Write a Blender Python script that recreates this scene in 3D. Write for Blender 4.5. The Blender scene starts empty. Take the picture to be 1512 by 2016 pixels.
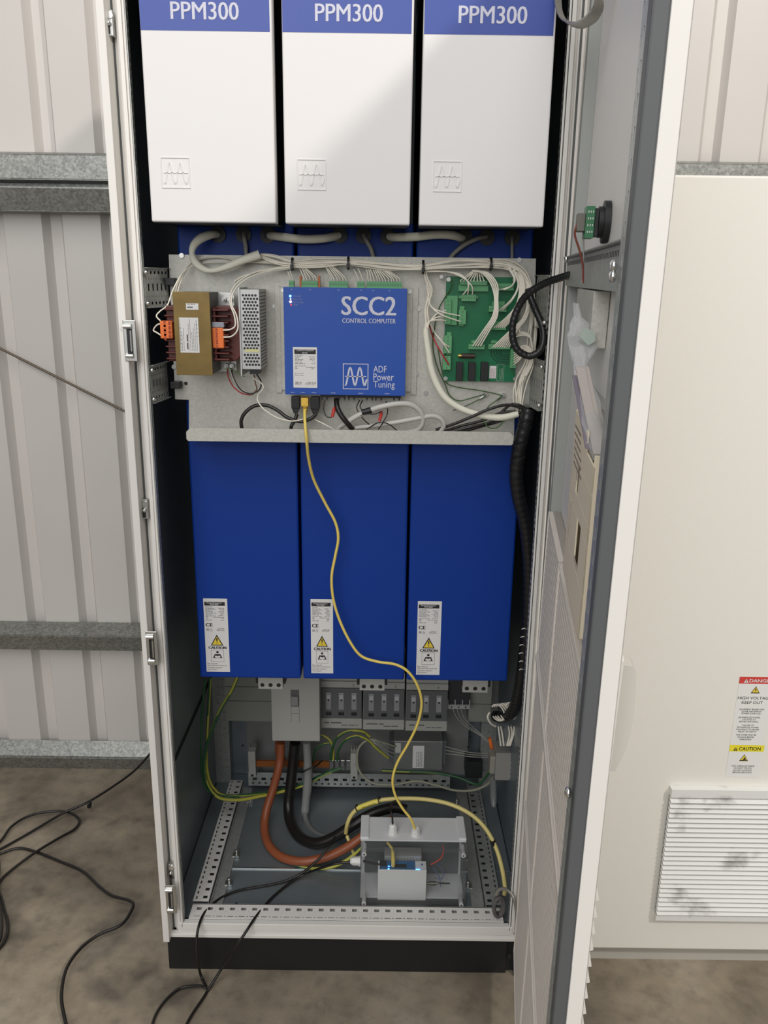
import bpy, math, random
from mathutils import Vector, Matrix
random.seed(7)
C = bpy.context.scene.collection
S = bpy.context.scene

# ---------------------------------------------------------------- camera
CAM = Vector((0.06976, -1.50692, 1.50658)); YAW, PIT, ROL, FPX = 0.00111, 0.27727, 0.01388, 1630.4
fw = Vector((math.sin(YAW)*math.cos(PIT), math.cos(YAW)*math.cos(PIT), -math.sin(PIT)))
r0 = Vector((math.cos(YAW), -math.sin(YAW), 0)); u0 = r0.cross(fw)
rt = math.cos(ROL)*r0 + math.sin(ROL)*u0; up = -math.sin(ROL)*r0 + math.cos(ROL)*u0
cd = bpy.data.cameras.new('camera'); cam = bpy.data.objects.new('camera', cd); C.objects.link(cam)
cam.matrix_world = Matrix.Translation(CAM) @ Matrix((rt, up, -fw)).transposed().to_4x4()
cd.sensor_fit = 'HORIZONTAL'; cd.sensor_width = 36; cd.lens = FPX/1512*36; cd.clip_start = .02
S.camera = cam

# ---------------------------------------------------------------- light
S.view_settings.view_transform = 'Standard'; S.view_settings.look = 'None'
S.view_settings.gamma = 1; S.view_settings.use_curve_mapping = False
S.view_settings.exposure = -0.08
w = bpy.data.worlds.new('world'); S.world = w; w.use_nodes = True
w.node_tree.nodes['Background'].inputs[0].default_value = (.80, .80, .80, 1)
w.node_tree.nodes['Background'].inputs[1].default_value = .27
def area(name, loc, target, size, power, col=(1, 1, 1), sy=None):
    l = bpy.data.lights.new(name, 'AREA'); l.energy = power; l.color = col; l.size = size
    if sy: l.shape = 'RECTANGLE'; l.size_y = sy
    o = bpy.data.objects.new(name, l); C.objects.link(o); o.location = loc
    o.rotation_euler = (Vector(target)-Vector(loc)).to_track_quat('-Z', 'Y').to_euler(); return o
area('roof_light', (-.5, -2.7, 4.5), (0, .2, .9), 3.2, 98, (1, .985, .955), 3.4)
area('front_fill', (-1.4, -5.2, 2.7), (0, .2, 1.2), 3.6, 88, (.985, .99, 1), 2.0)  # added wide fill from behind the camera; the opening itself is made up
area('key_lamp', (3.0, -3.6, 4.9), (0, 0, 1.4), .38, 150, (1, .95, .88))

def ray(px, py): return (fw*FPX + rt*(px-756) - up*(py-1008))
def at(px, py, y):                                   # point on the plane y = const seen at that pixel
    d = ray(px, py); return CAM + d*((y-CAM.y)/d.y)
def atz(px, py, z):
    d = ray(px, py); return CAM + d*((z-CAM.z)/d.z)
def atx(px, py, x):
    d = ray(px, py); return CAM + d*((x-CAM.x)/d.x)
def atp(px, py, P, N):
    d = ray(px, py); return CAM + d*((P-CAM).dot(N)/d.dot(N))

# ---------------------------------------------------------------- materials
MATS = {}
def mat(name, col, rough=.5, metal=0, noise=0, nscale=20, bump=0, bscale=300, emit=0, trans=0, alpha=1, ior=1.45, coat=0, spec=None):
    if name in MATS: return MATS[name]
    m = bpy.data.materials.new(name); m.use_nodes = True; nt = m.node_tree; b = nt.nodes['Principled BSDF']
    b.inputs['Base Color'].default_value = (*col, 1); b.inputs['Roughness'].default_value = rough; b.inputs['Metallic'].default_value = metal
    if spec is not None: b.inputs['Specular IOR Level'].default_value = spec
    if noise:
        tc = nt.nodes.new('ShaderNodeTexCoord'); n = nt.nodes.new('ShaderNodeTexNoise'); n.inputs['Scale'].default_value = nscale; n.inputs['Detail'].default_value = 5
        nt.links.new(tc.outputs['Object'], n.inputs['Vector'])
        r = nt.nodes.new('ShaderNodeValToRGB'); r.color_ramp.elements[0].position = .3; r.color_ramp.elements[1].position = .7
        r.color_ramp.elements[0].color = (*[c*(1-noise) for c in col], 1); r.color_ramp.elements[1].color = (*[min(1, c*(1+noise)) for c in col], 1)
        nt.links.new(n.outputs['Fac'], r.inputs['Fac']); nt.links.new(r.outputs['Color'], b.inputs['Base Color'])
    if bump:
        tc = nt.nodes.new('ShaderNodeTexCoord'); n = nt.nodes.new('ShaderNodeTexNoise'); n.inputs['Scale'].default_value = bscale
        nt.links.new(tc.outputs['Object'], n.inputs['Vector'])
        bp = nt.nodes.new('ShaderNodeBump'); bp.inputs['Strength'].default_value = bump; bp.inputs['Distance'].default_value = .001
        nt.links.new(n.outputs['Fac'], bp.inputs['Height']); nt.links.new(bp.outputs['Normal'], b.inputs['Normal'])
    if emit: b.inputs['Emission Color'].default_value = (*col, 1); b.inputs['Emission Strength'].default_value = emit
    if trans: b.inputs['Transmission Weight'].default_value = trans; b.inputs['IOR'].default_value = ior
    if coat: b.inputs['Coat Weight'].default_value = coat
    b.inputs['Alpha'].default_value = alpha
    MATS[name] = m; return m
def h(s):                                            # sRGB hex -> linear
    v = [int(s[i:i+2], 16)/255 for i in (0, 2, 4)]; return tuple(c/12.92 if c <= .04045 else ((c+.055)/1.055)**2.4 for c in v)
WHITE = mat('white_powder_coat', (.80, .775, .735), .42, bump=.08, bscale=900)
COVER = mat('white_cover_plastic', (.80, .78, .775), .55)
BLUE = mat('blue_enamel', (.002, .038, .28), .45, bump=.15, bscale=1500, spec=.3)
BAND = mat('blue_band_print', (.042, .078, .35), .4)
LETTER = mat('pale_print', (.62, .62, .72), .5)
BLACKP = mat('black_plinth_paint', (.012, .012, .013), .45)
BLACK = mat('black_plastic', (.012, .012, .013), .45)
BLKC = mat('black_cable_sheath', (.014, .012, .011), .35)
DARK = mat('dark_interior_foam', (.01, .01, .011), .8)
GASK = mat('grey_gasket', (.10, .108, .108), .55)
STEEL = mat('satin_steel', (.55, .55, .53), .35, 1)
CHROME = mat('bright_zinc', (.8, .8, .78), .22, 1)
BRIDGE = mat('bridge_steel_panel', (.25, .29, .32), .36, .5, noise=.06, nscale=30)
FLOORP = mat('zinc_floor_plate', (.24, .275, .295), .42, .55, noise=.08, nscale=9)
GREENT = mat('green_terminal', (.11, .36, .16), .45)
PCB = mat('green_circuit_board', (.006, .15, .06), .35, noise=.12, nscale=30)
ORANGE = mat('orange_plastic', (.86, .19, .035), .45)
PAPER = mat('label_paper', (.74, .73, .72), .5)
INK = mat('label_ink', (.02, .02, .022), .6)
GINK = mat('label_grey_ink', (.16, .16, .165), .6)
YELLOW = mat('warning_yellow', (.80, .60, .06), .5)
REDP = mat('danger_red', (.62, .06, .05), .5)
BROWN = mat('brown_cable_sheath', (.30, .085, .035), .38)
GREYC = mat('grey_cable_sheath', (.16, .16, .16), .5)
SHRINK = mat('grey_shrink_sleeve', (.26, .265, .26), .45, bump=.6, bscale=120)
WIREW = mat('white_wire', (.88, .83, .72), .45)
SLEEVE = mat('ivory_braided_sleeve', (.82, .80, .68), .6, bump=.5, bscale=900)
YELC = mat('yellow_patch_cable', (.86, .66, .15), .4)
YELP = mat('pale_yellow_cable', (.72, .60, .22), .45)
EARTHY = mat('earth_yellow', (.48, .46, .07), .45)
EARTHG = mat('earth_green', (.03, .11, .045), .45)
REDW = mat('red_wire', (.45, .03, .03), .5)
GREYPL = mat('light_grey_plastic', (.42, .42, .39), .5)
MIDPL = mat('mid_grey_plastic', (.12, .125, .13), .5)
LPVC = mat('enclosure_grey_plastic', (.68, .68, .69), .45)
CREAM = mat('cream_plastic', (.80, .71, .54), .5)
GRILL = mat('filter_beige', (.76, .705, .64), .6)

def galv(name, base, var, sc, rough=.45, metal=.6):
    m = bpy.data.materials.new(name); m.use_nodes = True; nt = m.node_tree; b = nt.nodes['Principled BSDF']
    tc = nt.nodes.new('ShaderNodeTexCoord'); v = nt.nodes.new('ShaderNodeTexVoronoi'); v.inputs['Scale'].default_value = sc
    n = nt.nodes.new('ShaderNodeTexNoise'); n.inputs['Scale'].default_value = sc*.5; n.inputs['Detail'].default_value = 6
    mp = nt.nodes.new('ShaderNodeMapping'); nt.links.new(tc.outputs['Object'], mp.inputs[0]); nt.links.new(mp.outputs[0], v.inputs['Vector']); nt.links.new(mp.outputs[0], n.inputs['Vector'])
    sp = nt.nodes.new('ShaderNodeSeparateColor'); nt.links.new(v.outputs['Color'], sp.inputs[0])
    mx = nt.nodes.new('ShaderNodeMath'); mx.operation = 'ADD'; nt.links.new(sp.outputs[0], mx.inputs[0]); nt.links.new(n.outputs['Fac'], mx.inputs[1])
    r = nt.nodes.new('ShaderNodeMapRange'); r.inputs['From Min'].default_value = .3; r.inputs['From Max'].default_value = 1.6
    r.inputs['To Min'].default_value = 1-var; r.inputs['To Max'].default_value = 1+var; nt.links.new(mx.outputs[0], r.inputs[0])
    c = nt.nodes.new('ShaderNodeMix'); c.data_type = 'RGBA'; c.blend_type = 'MULTIPLY'; c.inputs[0].default_value = 1
    c.inputs[6].default_value = (*base, 1); nt.links.new(r.outputs[0], c.inputs[7]); nt.links.new(c.outputs[2], b.inputs['Base Color'])
    b.inputs['Roughness'].default_value = rough; b.inputs['Metallic'].default_value = metal; MATS[name] = m; return m
GALV = galv('galvanised_rail', (.30, .305, .285), .34, 190)
PLATE = galv('galvanised_mounting_plate', (.56, .55, .50), .09, 260, .5, .35)
PERF = galv('zinc_perforated_section', (.44, .45, .43), .10, 150, .4, .5)

def concrete():
    m = bpy.data.materials.new('concrete_floor'); m.use_nodes = True; nt = m.node_tree; b = nt.nodes['Principled BSDF']
    tc = nt.nodes.new('ShaderNodeTexCoord')
    def N(s, d, off=0, ro=.55):
        n = nt.nodes.new('ShaderNodeTexNoise'); n.inputs['Scale'].default_value = s; n.inputs['Detail'].default_value = d; n.inputs['Roughness'].default_value = ro
        mp = nt.nodes.new('ShaderNodeMapping'); mp.inputs['Location'].default_value = (off, off, 0); nt.links.new(tc.outputs['Object'], mp.inputs[0]); nt.links.new(mp.outputs[0], n.inputs['Vector']); return n
    def R(n, stops):
        r = nt.nodes.new('ShaderNodeValToRGB'); nt.links.new(n.outputs['Fac'], r.inputs[0]); e = r.color_ramp.elements
        e[0].position, e[0].color = stops[0][0], (*stops[0][1], 1); e[1].position, e[1].color = stops[-1][0], (*stops[-1][1], 1)
        for p, c in stops[1:-1]: k = e.new(p); k.color = (*c, 1)
        return r
    a = R(N(3.2, 8, 3), [(.30, (.125, .105, .080)), (.44, (.21, .175, .13)), (.56, (.29, .243, .18)), (.74, (.40, .35, .275))])
    d = R(N(22, 9, 9, .65), [(.28, (.68, .68, .68)), (.5, (1, 1, 1)), (.75, (1.18, 1.16, 1.12))])
    st = R(N(5.5, 3, 17), [(.57, (1, 1, 1)), (.68, (.52, .53, .56))])
    x = nt.nodes.new('ShaderNodeMix'); x.data_type = 'RGBA'; x.blend_type = 'MULTIPLY'; x.inputs[0].default_value = 1
    nt.links.new(a.outputs[0], x.inputs[6]); nt.links.new(d.outputs[0], x.inputs[7])
    y = nt.nodes.new('ShaderNodeMix'); y.data_type = 'RGBA'; y.blend_type = 'MULTIPLY'; y.inputs[0].default_value = 1
    nt.links.new(x.outputs[2], y.inputs[6]); nt.links.new(st.outputs[0], y.inputs[7]); nt.links.new(y.outputs[2], b.inputs['Base Color'])
    b.inputs['Roughness'].default_value = .6
    bp = nt.nodes.new('ShaderNodeBump'); bp.inputs['Strength'].default_value = .35; bp.inputs['Distance'].default_value = .004
    nt.links.new(N(30, 8, 2).outputs['Fac'], bp.inputs['Height']); nt.links.new(bp.outputs[0], b.inputs['Normal']); return m
CONC = concrete()
def film(name, col, op, rough=.1, k=.55):
    m = bpy.data.materials.new(name); m.use_nodes = True; nt = m.node_tree; nt.nodes.clear()
    o = nt.nodes.new('ShaderNodeOutputMaterial'); t = nt.nodes.new('ShaderNodeBsdfTransparent'); t.inputs[0].default_value = (.93, .935, .935, 1)
    g = nt.nodes.new('ShaderNodeBsdfPrincipled'); g.inputs['Base Color'].default_value = (*col, 1); g.inputs['Roughness'].default_value = rough
    lw = nt.nodes.new('ShaderNodeLayerWeight'); lw.inputs[0].default_value = .35
    ma = nt.nodes.new('ShaderNodeMath'); ma.operation = 'MULTIPLY_ADD'; ma.inputs[1].default_value = k; ma.inputs[2].default_value = op; ma.use_clamp = True
    nt.links.new(lw.outputs['Facing'], ma.inputs[0])
    mx = nt.nodes.new('ShaderNodeMixShader'); nt.links.new(ma.outputs[0], mx.inputs[0]); nt.links.new(t.outputs[0], mx.inputs[1]); nt.links.new(g.outputs[0], mx.inputs[2]); nt.links.new(mx.outputs[0], o.inputs[0]); return m
CLEAR = film('clear_polycarbonate', (.42, .42, .42), .015, .08, .22)
BAG = film('crinkled_clear_bag', (.85, .85, .86), .12, .12, .5)

# ---------------------------------------------------------------- mesh helpers
WL = {}
def catmull(P, n=8):
    P = [Vector(p) for p in P]
    if len(P) < 3: return P
    Q = [P[0]*2-P[1]] + P + [P[-1]*2-P[-2]]; out = []
    for i in range(1, len(Q)-2):
        a, b, c, d = Q[i-1:i+3]
        for k in range(n):
            t = k/n; out.append(.5*((2*b)+(c-a)*t+(2*a-5*b+4*c-d)*t*t+(3*b-a-3*c+d)*t**3))
    out.append(P[-1]); return out
class MB:
    def __init__(s, M=None): s.v = []; s.f = []; s.s = []; s.mi = []; s.cur = 0; s.M = M
    def add(s, vs, fs, sm=False):
        o = len(s.v); s.v += [(s.M @ Vector(p)) if s.M else Vector(p) for p in vs]
        for f in fs: s.f.append([i+o for i in f]); s.s.append(sm); s.mi.append(s.cur)
        return s
    def box(s, x0, y0, z0, x1, y1, z1):
        x0, x1 = sorted((x0, x1)); y0, y1 = sorted((y0, y1)); z0, z1 = sorted((z0, z1))
        return s.add([(x0,y0,z0),(x1,y0,z0),(x1,y1,z0),(x0,y1,z0),(x0,y0,z1),(x1,y0,z1),(x1,y1,z1),(x0,y1,z1)],
              [(3,2,1,0),(4,5,6,7),(0,1,5,4),(1,2,6,5),(2,3,7,6),(3,0,4,7)])
    def tube(s, pts, r, seg=8, smooth=8, cap=True, flat=1.0):
        P = catmull(pts, smooth) if smooth else [Vector(p) for p in pts]
        n = len(P); rs = r if hasattr(r, '__len__') else None
        T = [(P[min(i+1, n-1)]-P[max(i-1, 0)]).normalized() for i in range(n)]
        a = T[0].orthogonal().normalized(); vs = []
        for i in range(n):
            a = (a - T[i]*a.dot(T[i])); a = a.normalized() if a.length > 1e-6 else T[i].orthogonal().normalized(); b = T[i].cross(a)
            if rs: q = i/(n-1)*(len(rs)-1); k = min(int(q), len(rs)-2); R = rs[k]+(rs[k+1]-rs[k])*(q-k)
            else: R = r
            for j in range(seg):
                t = 2*math.pi*j/seg; vs.append(P[i]+(a*math.cos(t)*flat+b*math.sin(t))*R)
        fs = [(i*seg+j, i*seg+(j+1) % seg, (i+1)*seg+(j+1) % seg, (i+1)*seg+j) for i in range(n-1) for j in range(seg)]
        s.add(vs, fs, True)
        if cap: s.add(vs[:seg], [tuple(range(seg))[::-1]]); s.add(vs[-seg:], [tuple(range(seg))])
        return s
    def cyl(s, p0, p1, r, seg=16, r1=None): return s.tube([p0, p1], [r, r1 if r1 is not None else r], seg, 0)
    def ring(s, c, nrm, r0_, r1_, th, seg=24):      # annulus of thickness th
        c = Vector(c); n = Vector(nrm).normalized(); a = n.orthogonal().normalized(); b = n.cross(a); vs = []
        for k in range(seg):
            t = 2*math.pi*k/seg; d = a*math.cos(t)+b*math.sin(t)
            vs += [c+d*r0_, c+d*r1_, c+d*r1_+n*th, c+d*r0_+n*th]
        fs = []
        for k in range(seg):
            i, j = k*4, ((k+1) % seg)*4
            for q in range(4): fs.append((i+q, i+(q+1) % 4, j+(q+1) % 4, j+q))
        return s.add(vs, fs)
    def prism(s, poly, n, d):                        # polygon (3D pts) pushed along n*d
        n = Vector(n); P = [Vector(p) for p in poly]; k = len(P)
        return s.add(P+[p+n*d for p in P], [tuple(range(k))[::-1], tuple(range(k, 2*k))]+[(i, (i+1) % k, (i+1) % k+k, i+k) for i in range(k)])
    def sphere(s, c, r, seg=12, ring=8, sc=(1, 1, 1)):
        vs = [Vector(c)+Vector((0, 0, r*sc[2]))]; fs = []
        for i in range(1, ring):
            for j in range(seg):
                th = math.pi*i/ring; ph = 2*math.pi*j/seg
                vs.append(Vector(c)+Vector((r*sc[0]*math.sin(th)*math.cos(ph), r*sc[1]*math.sin(th)*math.sin(ph), r*sc[2]*math.cos(th))))
        vs.append(Vector(c)-Vector((0, 0, r*sc[2])))
        for j in range(seg): fs.append((0, 1+j, 1+(j+1) % seg))
        for i in range(ring-2):
            for j in range(seg): a = 1+i*seg+j; b = 1+i*seg+(j+1) % seg; fs.append((a, a+seg, b+seg, b))
        L = len(vs)-1; o = 1+(ring-2)*seg
        for j in range(seg): fs.append((L, o+(j+1) % seg, o+j))
        return s.add(vs, fs, True)
    def build(s, name, mt, parent=None, bev=0, bseg=2, **tags):
        mats = mt if isinstance(mt, (list, tuple)) else [mt]
        me = bpy.data.meshes.new(name); xs = [v.x for v in s.v]; ys = [v.y for v in s.v]; zs = [v.z for v in s.v]
        c = Vector(((min(xs)+max(xs))/2, (min(ys)+max(ys))/2, min(zs)))
        me.from_pydata([v-c for v in s.v], [], s.f); me.polygons.foreach_set('use_smooth', s.s); me.polygons.foreach_set('material_index', s.mi)
        for m in mats: me.materials.append(m)
        me.update()
        o = bpy.data.objects.new(name, me); C.objects.link(o)
        if parent: o.parent = parent; o.location = c-WL[parent.name]
        else: o.location = c
        WL[o.name] = c
        if bev:
            b = o.modifiers.new('bevel', 'BEVEL'); b.width = bev; b.segments = bseg; b.limit_method = 'ANGLE'; b.angle_limit = math.radians(50); b.harden_normals = False
        for k, v in tags.items(): o[k] = v
        return o
def tag(o, label, cat, group=None):
    o['label'] = label; o['category'] = cat
    if group: o['group'] = group
    return o
def empty(name, loc, label, cat, group=None):
    o = bpy.data.objects.new(name, None); C.objects.link(o); o.location = loc; o.empty_display_size = .05; WL[o.name] = Vector(loc)
    return tag(o, label, cat, group)
def struct(o): o['kind'] = 'structure'; return o
def FR(o, u, v):                                     # frame matrix: u right, v up, n = u x v towards the viewer
    u = Vector(u).normalized(); v = Vector(v).normalized(); n = u.cross(v)
    return Matrix.Translation(Vector(o)) @ Matrix((u, v, n)).transposed().to_4x4()
def text(name, body, M, w=None, hgt=None, mt=INK, parent=None, bold=0, align='LEFT', ls=1.0, space=1.0, th=.0003, res=3):
    cu = bpy.data.curves.new('t', 'FONT'); cu.body = body; cu.size = 1; cu.align_x = align; cu.offset = 0; cu.space_line = ls; cu.space_character = space; cu.resolution_u = res
    to = bpy.data.objects.new('t', cu); me = bpy.data.meshes.new_from_object(to)
    bpy.data.objects.remove(to); bpy.data.curves.remove(cu)
    xs = [v.co.x for v in me.vertices]; ys = [v.co.y for v in me.vertices]
    x0, x1, y0, y1 = min(xs), max(xs), min(ys), max(ys)
    sx = w/(x1-x0) if w else None; sy = hgt/(y1-y0) if hgt else None
    sx = sx or sy; sy = sy or sx
    b = MB(M)
    for k, dx in enumerate((0, -bold, bold) if bold else (0,)): b.add([((v.co.x-x0+dx)*sx, (v.co.y-y0)*sy, th+k*.00012) for v in me.vertices], [tuple(p.vertices) for p in me.polygons])
    bpy.data.meshes.remove(me)
    return b.build(name, mt, parent)
def greek(b, x0, x1, y, hgt, seed=0, z=.0003):       # a line too small to read: word-long dashes
    r = random.Random(seed); x = x0
    while x < x1-hgt:
        L = min(hgt*r.uniform(1.6, 5), x1-x); b.add([(x, y, z), (x+L, y, z), (x+L, y+hgt*.6, z), (x, y+hgt*.6, z)], [(0, 1, 2, 3)]); x += L+hgt*.7
def rect(b, x0, y0, x1, y1, z=.0003): b.add([(x0, y0, z), (x1, y0, z), (x1, y1, z), (x0, y1, z)], [(0, 1, 2, 3)])
def perf(b, L, W, rows, th=.0015):                   # perforated sheet in local xy (x along), rows = [(y0,y1,[(x0,x1)..])]
    y = 0
    for (a, c, hs) in sorted(rows):
        if a > y: b.box(0, y, -th, L, a, 0)
        x = 0
        for (p, q) in hs:
            if q > L: break
            if p > x: b.box(x, a, -th, p, c, 0)
            x = q
        if x < L: b.box(x, a, -th, L, c, 0)
        y = c
    if y < W: b.box(0, y, -th, L, W, 0)
def rep(start, pitch, size, L, round_gap=None):
    out = []; x = start
    while x+size < L: out.append((x, x+size)); x += pitch
    return out
def screw(b, p, n, r=.004, t=.003):
    p = Vector(p); n = Vector(n).normalized(); b.cyl(p, p+n*t, r, 10); b.cyl(p+n*t, p+n*(t+.0006), r*.45, 6)
def px(L, y): return [at(*((q[0], q[1]) if len(q) < 3 else q[:2]), y if len(q) < 3 else q[2]) for q in L]

# ================================================================ SETTING
struct(MB().box(-3, -3.2, -.05, 3.4, .86, 0).build('floor', CONC))
# profiled steel wall sheet
b = MB(); prof = []; x = -3.0; pitch = .1555; ph = at(124, 636, .80).x
x = ph - pitch*12
while x < 3.4:
    prof += [(x-.033, .80), (x-.018, .825), (x+.012, .825), (x+.024, .80)]; x += pitch
vs = []; 
for (a, c) in prof: vs += [(a, c, 0), (a, c, 3.4)]
b.add(vs, [(2*i+1, 2*i, 2*i+2, 2*i+3) for i in range(len(prof)-1)])
WALL = mat('white_wall_sheet', (.66, .625, .59), .38, noise=.03, nscale=2.2)
WL_ = b.build('wall_back', WALL); struct(WL_); m = WL_.modifiers.new('s', 'SOLIDIFY'); m.thickness = .0012; m.offset = 1
def zat(py, y, px_=100): return at(px_, py, y).z
# girts: folded galvanised rails across the wall
def rail(name, sec):                                 # sec = list of (y,z) outline points of a thin folded section
    b = MB()
    for (p, q) in zip(sec[:-1], sec[1:]):
        n = Vector((q[1]-p[1], -(q[0]-p[0]))).normalized()*.003
        pol = [(-3, p[0], p[1]), (-3, q[0], q[1]), (-3, q[0]+n.x, q[1]+n.y), (-3, p[0]+n.x, p[1]+n.y)]
        b.prism(pol, (1, 0, 0), 6.4)
    return struct(b.build(name, GALV))
y0 = .735
zt, zm, zg, zb = zat(306, .735), zat(352, .735), zat(372, .745), zat(412, .72)
rail('trim_1', [(.797, zt+.012), (.735, zt), (.733, zm), (.775, zm-.003), (.785, zm-.004), (.785, zg-.002), (.722, zg), (.742, zb), (.760, zb-.002)])
zt, zm, zb = zat(1230, .78), zat(1252, .735), zat(1284, .735)
rail('trim_2', [(.797, zt), (.737, zm), (.757, zb), (.78, zb-.002)])
rail('trim_3', [(.797, zat(1458, .795)), (.770, zat(1489, .770)), (.765, zat(1491, .765)), (.785, .001)])
# diagonal brace rod on the wall
b = MB(); b.tube([at(-60, 655, .79), at(0, 686, .79), at(250, 812, .79), at(420, 898, .79)], .0035, 8, 0)
tag(b.build('brace_rod', mat('brace_rod_steel', (.16, .13, .10), .5, .6)), 'thin dark steel brace rod slanting across the white wall sheet', 'rod')

# ================================================================ CABINET
CB = empty('electrical_cabinet', (0, .3, 0), 'tall open white electrical cabinet on a black plinth, full of blue modules', 'cabinet')
HX = .40; TOP = 2.10; DEP = .60
# plinth
b = MB(); b.box(-.395, .0, .0, .352, .55, .002)
b.v = []; b.f = []; b.s = []; b.mi = []
b.box(-.398, .004, 0, .360, .022, .092); b.box(-.398, .022, 0, -.378, .59, .092); b.box(.378, .03, 0, .398, .59, .092); b.box(-.378, .57, 0, .378, .59, .092)
b.build('plinth', BLACKP, CB, .002)
b = MB(); b.box(.376, -.006, 0, .400, .03, .094); b.build('plinth_corner', BLACKP, CB, .002)
b = MB(); b.box(.360, .01, .004, .376, .028, .085); screw(b, (.368, .008, .045), (0, -1, 0), .007); b.build('plinth_joint', DARK, CB)
# front posts (folded section, gasket edge, groove)
for s in (-1, 1):
    b = MB()
    X = lambda v: s*v
    if s < 0: b.box(X(.400), -.018, .094, X(.3865), .03, TOP)
    else: b.box(X(.400), .004, .10, X(.392), .03, TOP)
    b.box(X(.392), .018, .10, X(.374), .035, TOP)
    b.box(X(.378), .012, .10, X(.372), .03, TOP)
    b.box(X(.372), .002, .112, X(.365), .02, TOP); b.box(X(.363), .000, .118, X(.3595), .012, TOP)
    b.box(X(.365), .004, .11, X(.363), .012, TOP)
    b.build('front_post', WHITE, CB, .0012); fpost = C.objects[-1]
    g = MB(); g.box(X(.3868), .0172, .10, X(.3830), .0185, TOP); g.box(X(.3655), .0035, .112, X(.3625), .006, TOP) if s > 0 else None; g.box(X(.3725), .0105, .112, X(.3715), .0125, TOP) if s > 0 else None; g.build('post_seal_groove', GASK, fpost)  # grey strip paints the groove's shade; right post adds its seal lines
    # perforated inner flange, runs back into the cabinet
    g = MB(FR((X(.3595), .003, .13), (0, 0, 1), (0, 1, 0)))
    L = TOP-.13
    perf(g, L, .013, [(.005, .0085, rep(.005, .0125, .007, L))])
    g.build('perforated_flange', PERF, CB)
    # rear posts
    g = MB(); xr = X(.352)
    g.box(X(.395), .55, .10, xr, .59, TOP); g.build('rear_post', PERF, CB)
    g = MB(FR((min(xr, X(.385)), .5485, .13), (0, 0, 1), (1, 0, 0))); perf(g, L, .033, [(.006, .011, rep(.01, .025, .012, L)), (.018, .026, rep(.008, .025, .009, L))]); g.build('perforated_flange', PERF, CB)
# roof and walls
b = MB(); b.box(-.4, 0, TOP, .4, .6, TOP+.02); b.box(-.37, .0, TOP-.05, .37, .03, TOP); b.build('roof_panel', WHITE, CB)
b = MB(); b.box(-.4, .03, .094, -.394, .6, TOP); b.build('side_panel', BRIDGE, CB)
b = MB(); b.box(.394, .03, .094, .4, .6, TOP); b.build('side_panel', BRIDGE, CB)
b = MB(); b.box(-.394, .592, .1, .394, .6, TOP); b.build('rear_panel', BRIDGE, CB)
p0 = atx(345, 1492, -.3935); p1 = atx(400, 1345, -.3935)
b = MB(); b.box(-.3939, p0.y, p0.z-.008, -.3925, .55, p0.z+.004); b.build('side_seam', DARK, CB)
# bottom frame: front sill
b = MB(); b.box(-.400, -.004, .094, .400, .010, .103); b.box(-.372, .004, .103, .372, .012, .110); b.box(-.368, .000, .110, .368, .014, .1285)
b.build('front_sill', WHITE, CB, .0015)
L = .70
g = MB(FR((-.35, .014, .130), (1, 0, 0), (0, 1, 0)))
perf(g, L, .045, [(.006, .009, sorted(rep(.010, .025, .013, L)+rep(.0275, .025, .003, L))), (.021, .0225, rep(.0285, .025, .0025, L)), (.0255, .035, rep(.012, .025, .011, L))])
g.build('perforated_sill', WHITE, CB)
g = MB(); g.box(-.35, .0565, .115, .35, .0585, .130); g.build('sill_web', WHITE, CB)
# side rails on the floor
for s in (-1, 1):
    L = .47
    g = MB(FR((s*.352, .065, .132), (0, 1, 0), (-s, 0, 0)))
    g.M = Matrix.Translation((s*.352, .065, .132)) @ Matrix(((0, -s, 0), (1, 0, 0), (0, 0, 1))).to_4x4()
    perf(g, L, .036, [(.005, .0085, sorted(rep(.006, .0167, .010, L))), (.016, .0175, rep(.004, .0167, .002, L)), (.021, .031, rep(.008, .0167*1.5, .010, L))])
    g.build('perforated_side_rail', WHITE if s < 0 else PERF, CB)
    g = MB(); g.box(s*.316, .065, .117, s*.3175, .53, .131); g.build('rail_web', PERF, CB)
    g = MB(); g.box(s*.314, .07, .1155, s*.286, .52, .1195); g.box(s*.313, .07, .1155, s*.311, .52, .126)
    g.build('floor_channel', PERF, CB)
    for yy in (.14, .24, .46):
        g = MB(); g.box(s*.292, yy-.01, .1165, s*.276, yy+.006, .1215); g.cyl((s*.283, yy, .1215), (s*.283, yy, .130), .0035, 8); g.sphere((s*.283, yy, .130), .005, 8, 6, (1, 1, .6)); g.build('clamp_screw', STEEL, CB)
# floor plates
b = MB(); b.box(-.392, .035, .105, .392, .1935, .1155); b.build('floor_plate', FLOORP, CB, .0008)
b = MB(); b.box(-.392, .195, .105, .392, .59, .1155); b.build('floor_plate', FLOORP, CB, .0008)
b = MB(); b.box(-.29, .1915, .1155, .29, .1945, .1185); b.build('joint_strip', CHROME, CB)
q = atz(465, 1779, .1158); b = MB(); b.cyl((q.x, q.y, .1157), (q.x, q.y, .1161), .0035, 12); b.build('floor_hole', BLACK, CB)
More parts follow.
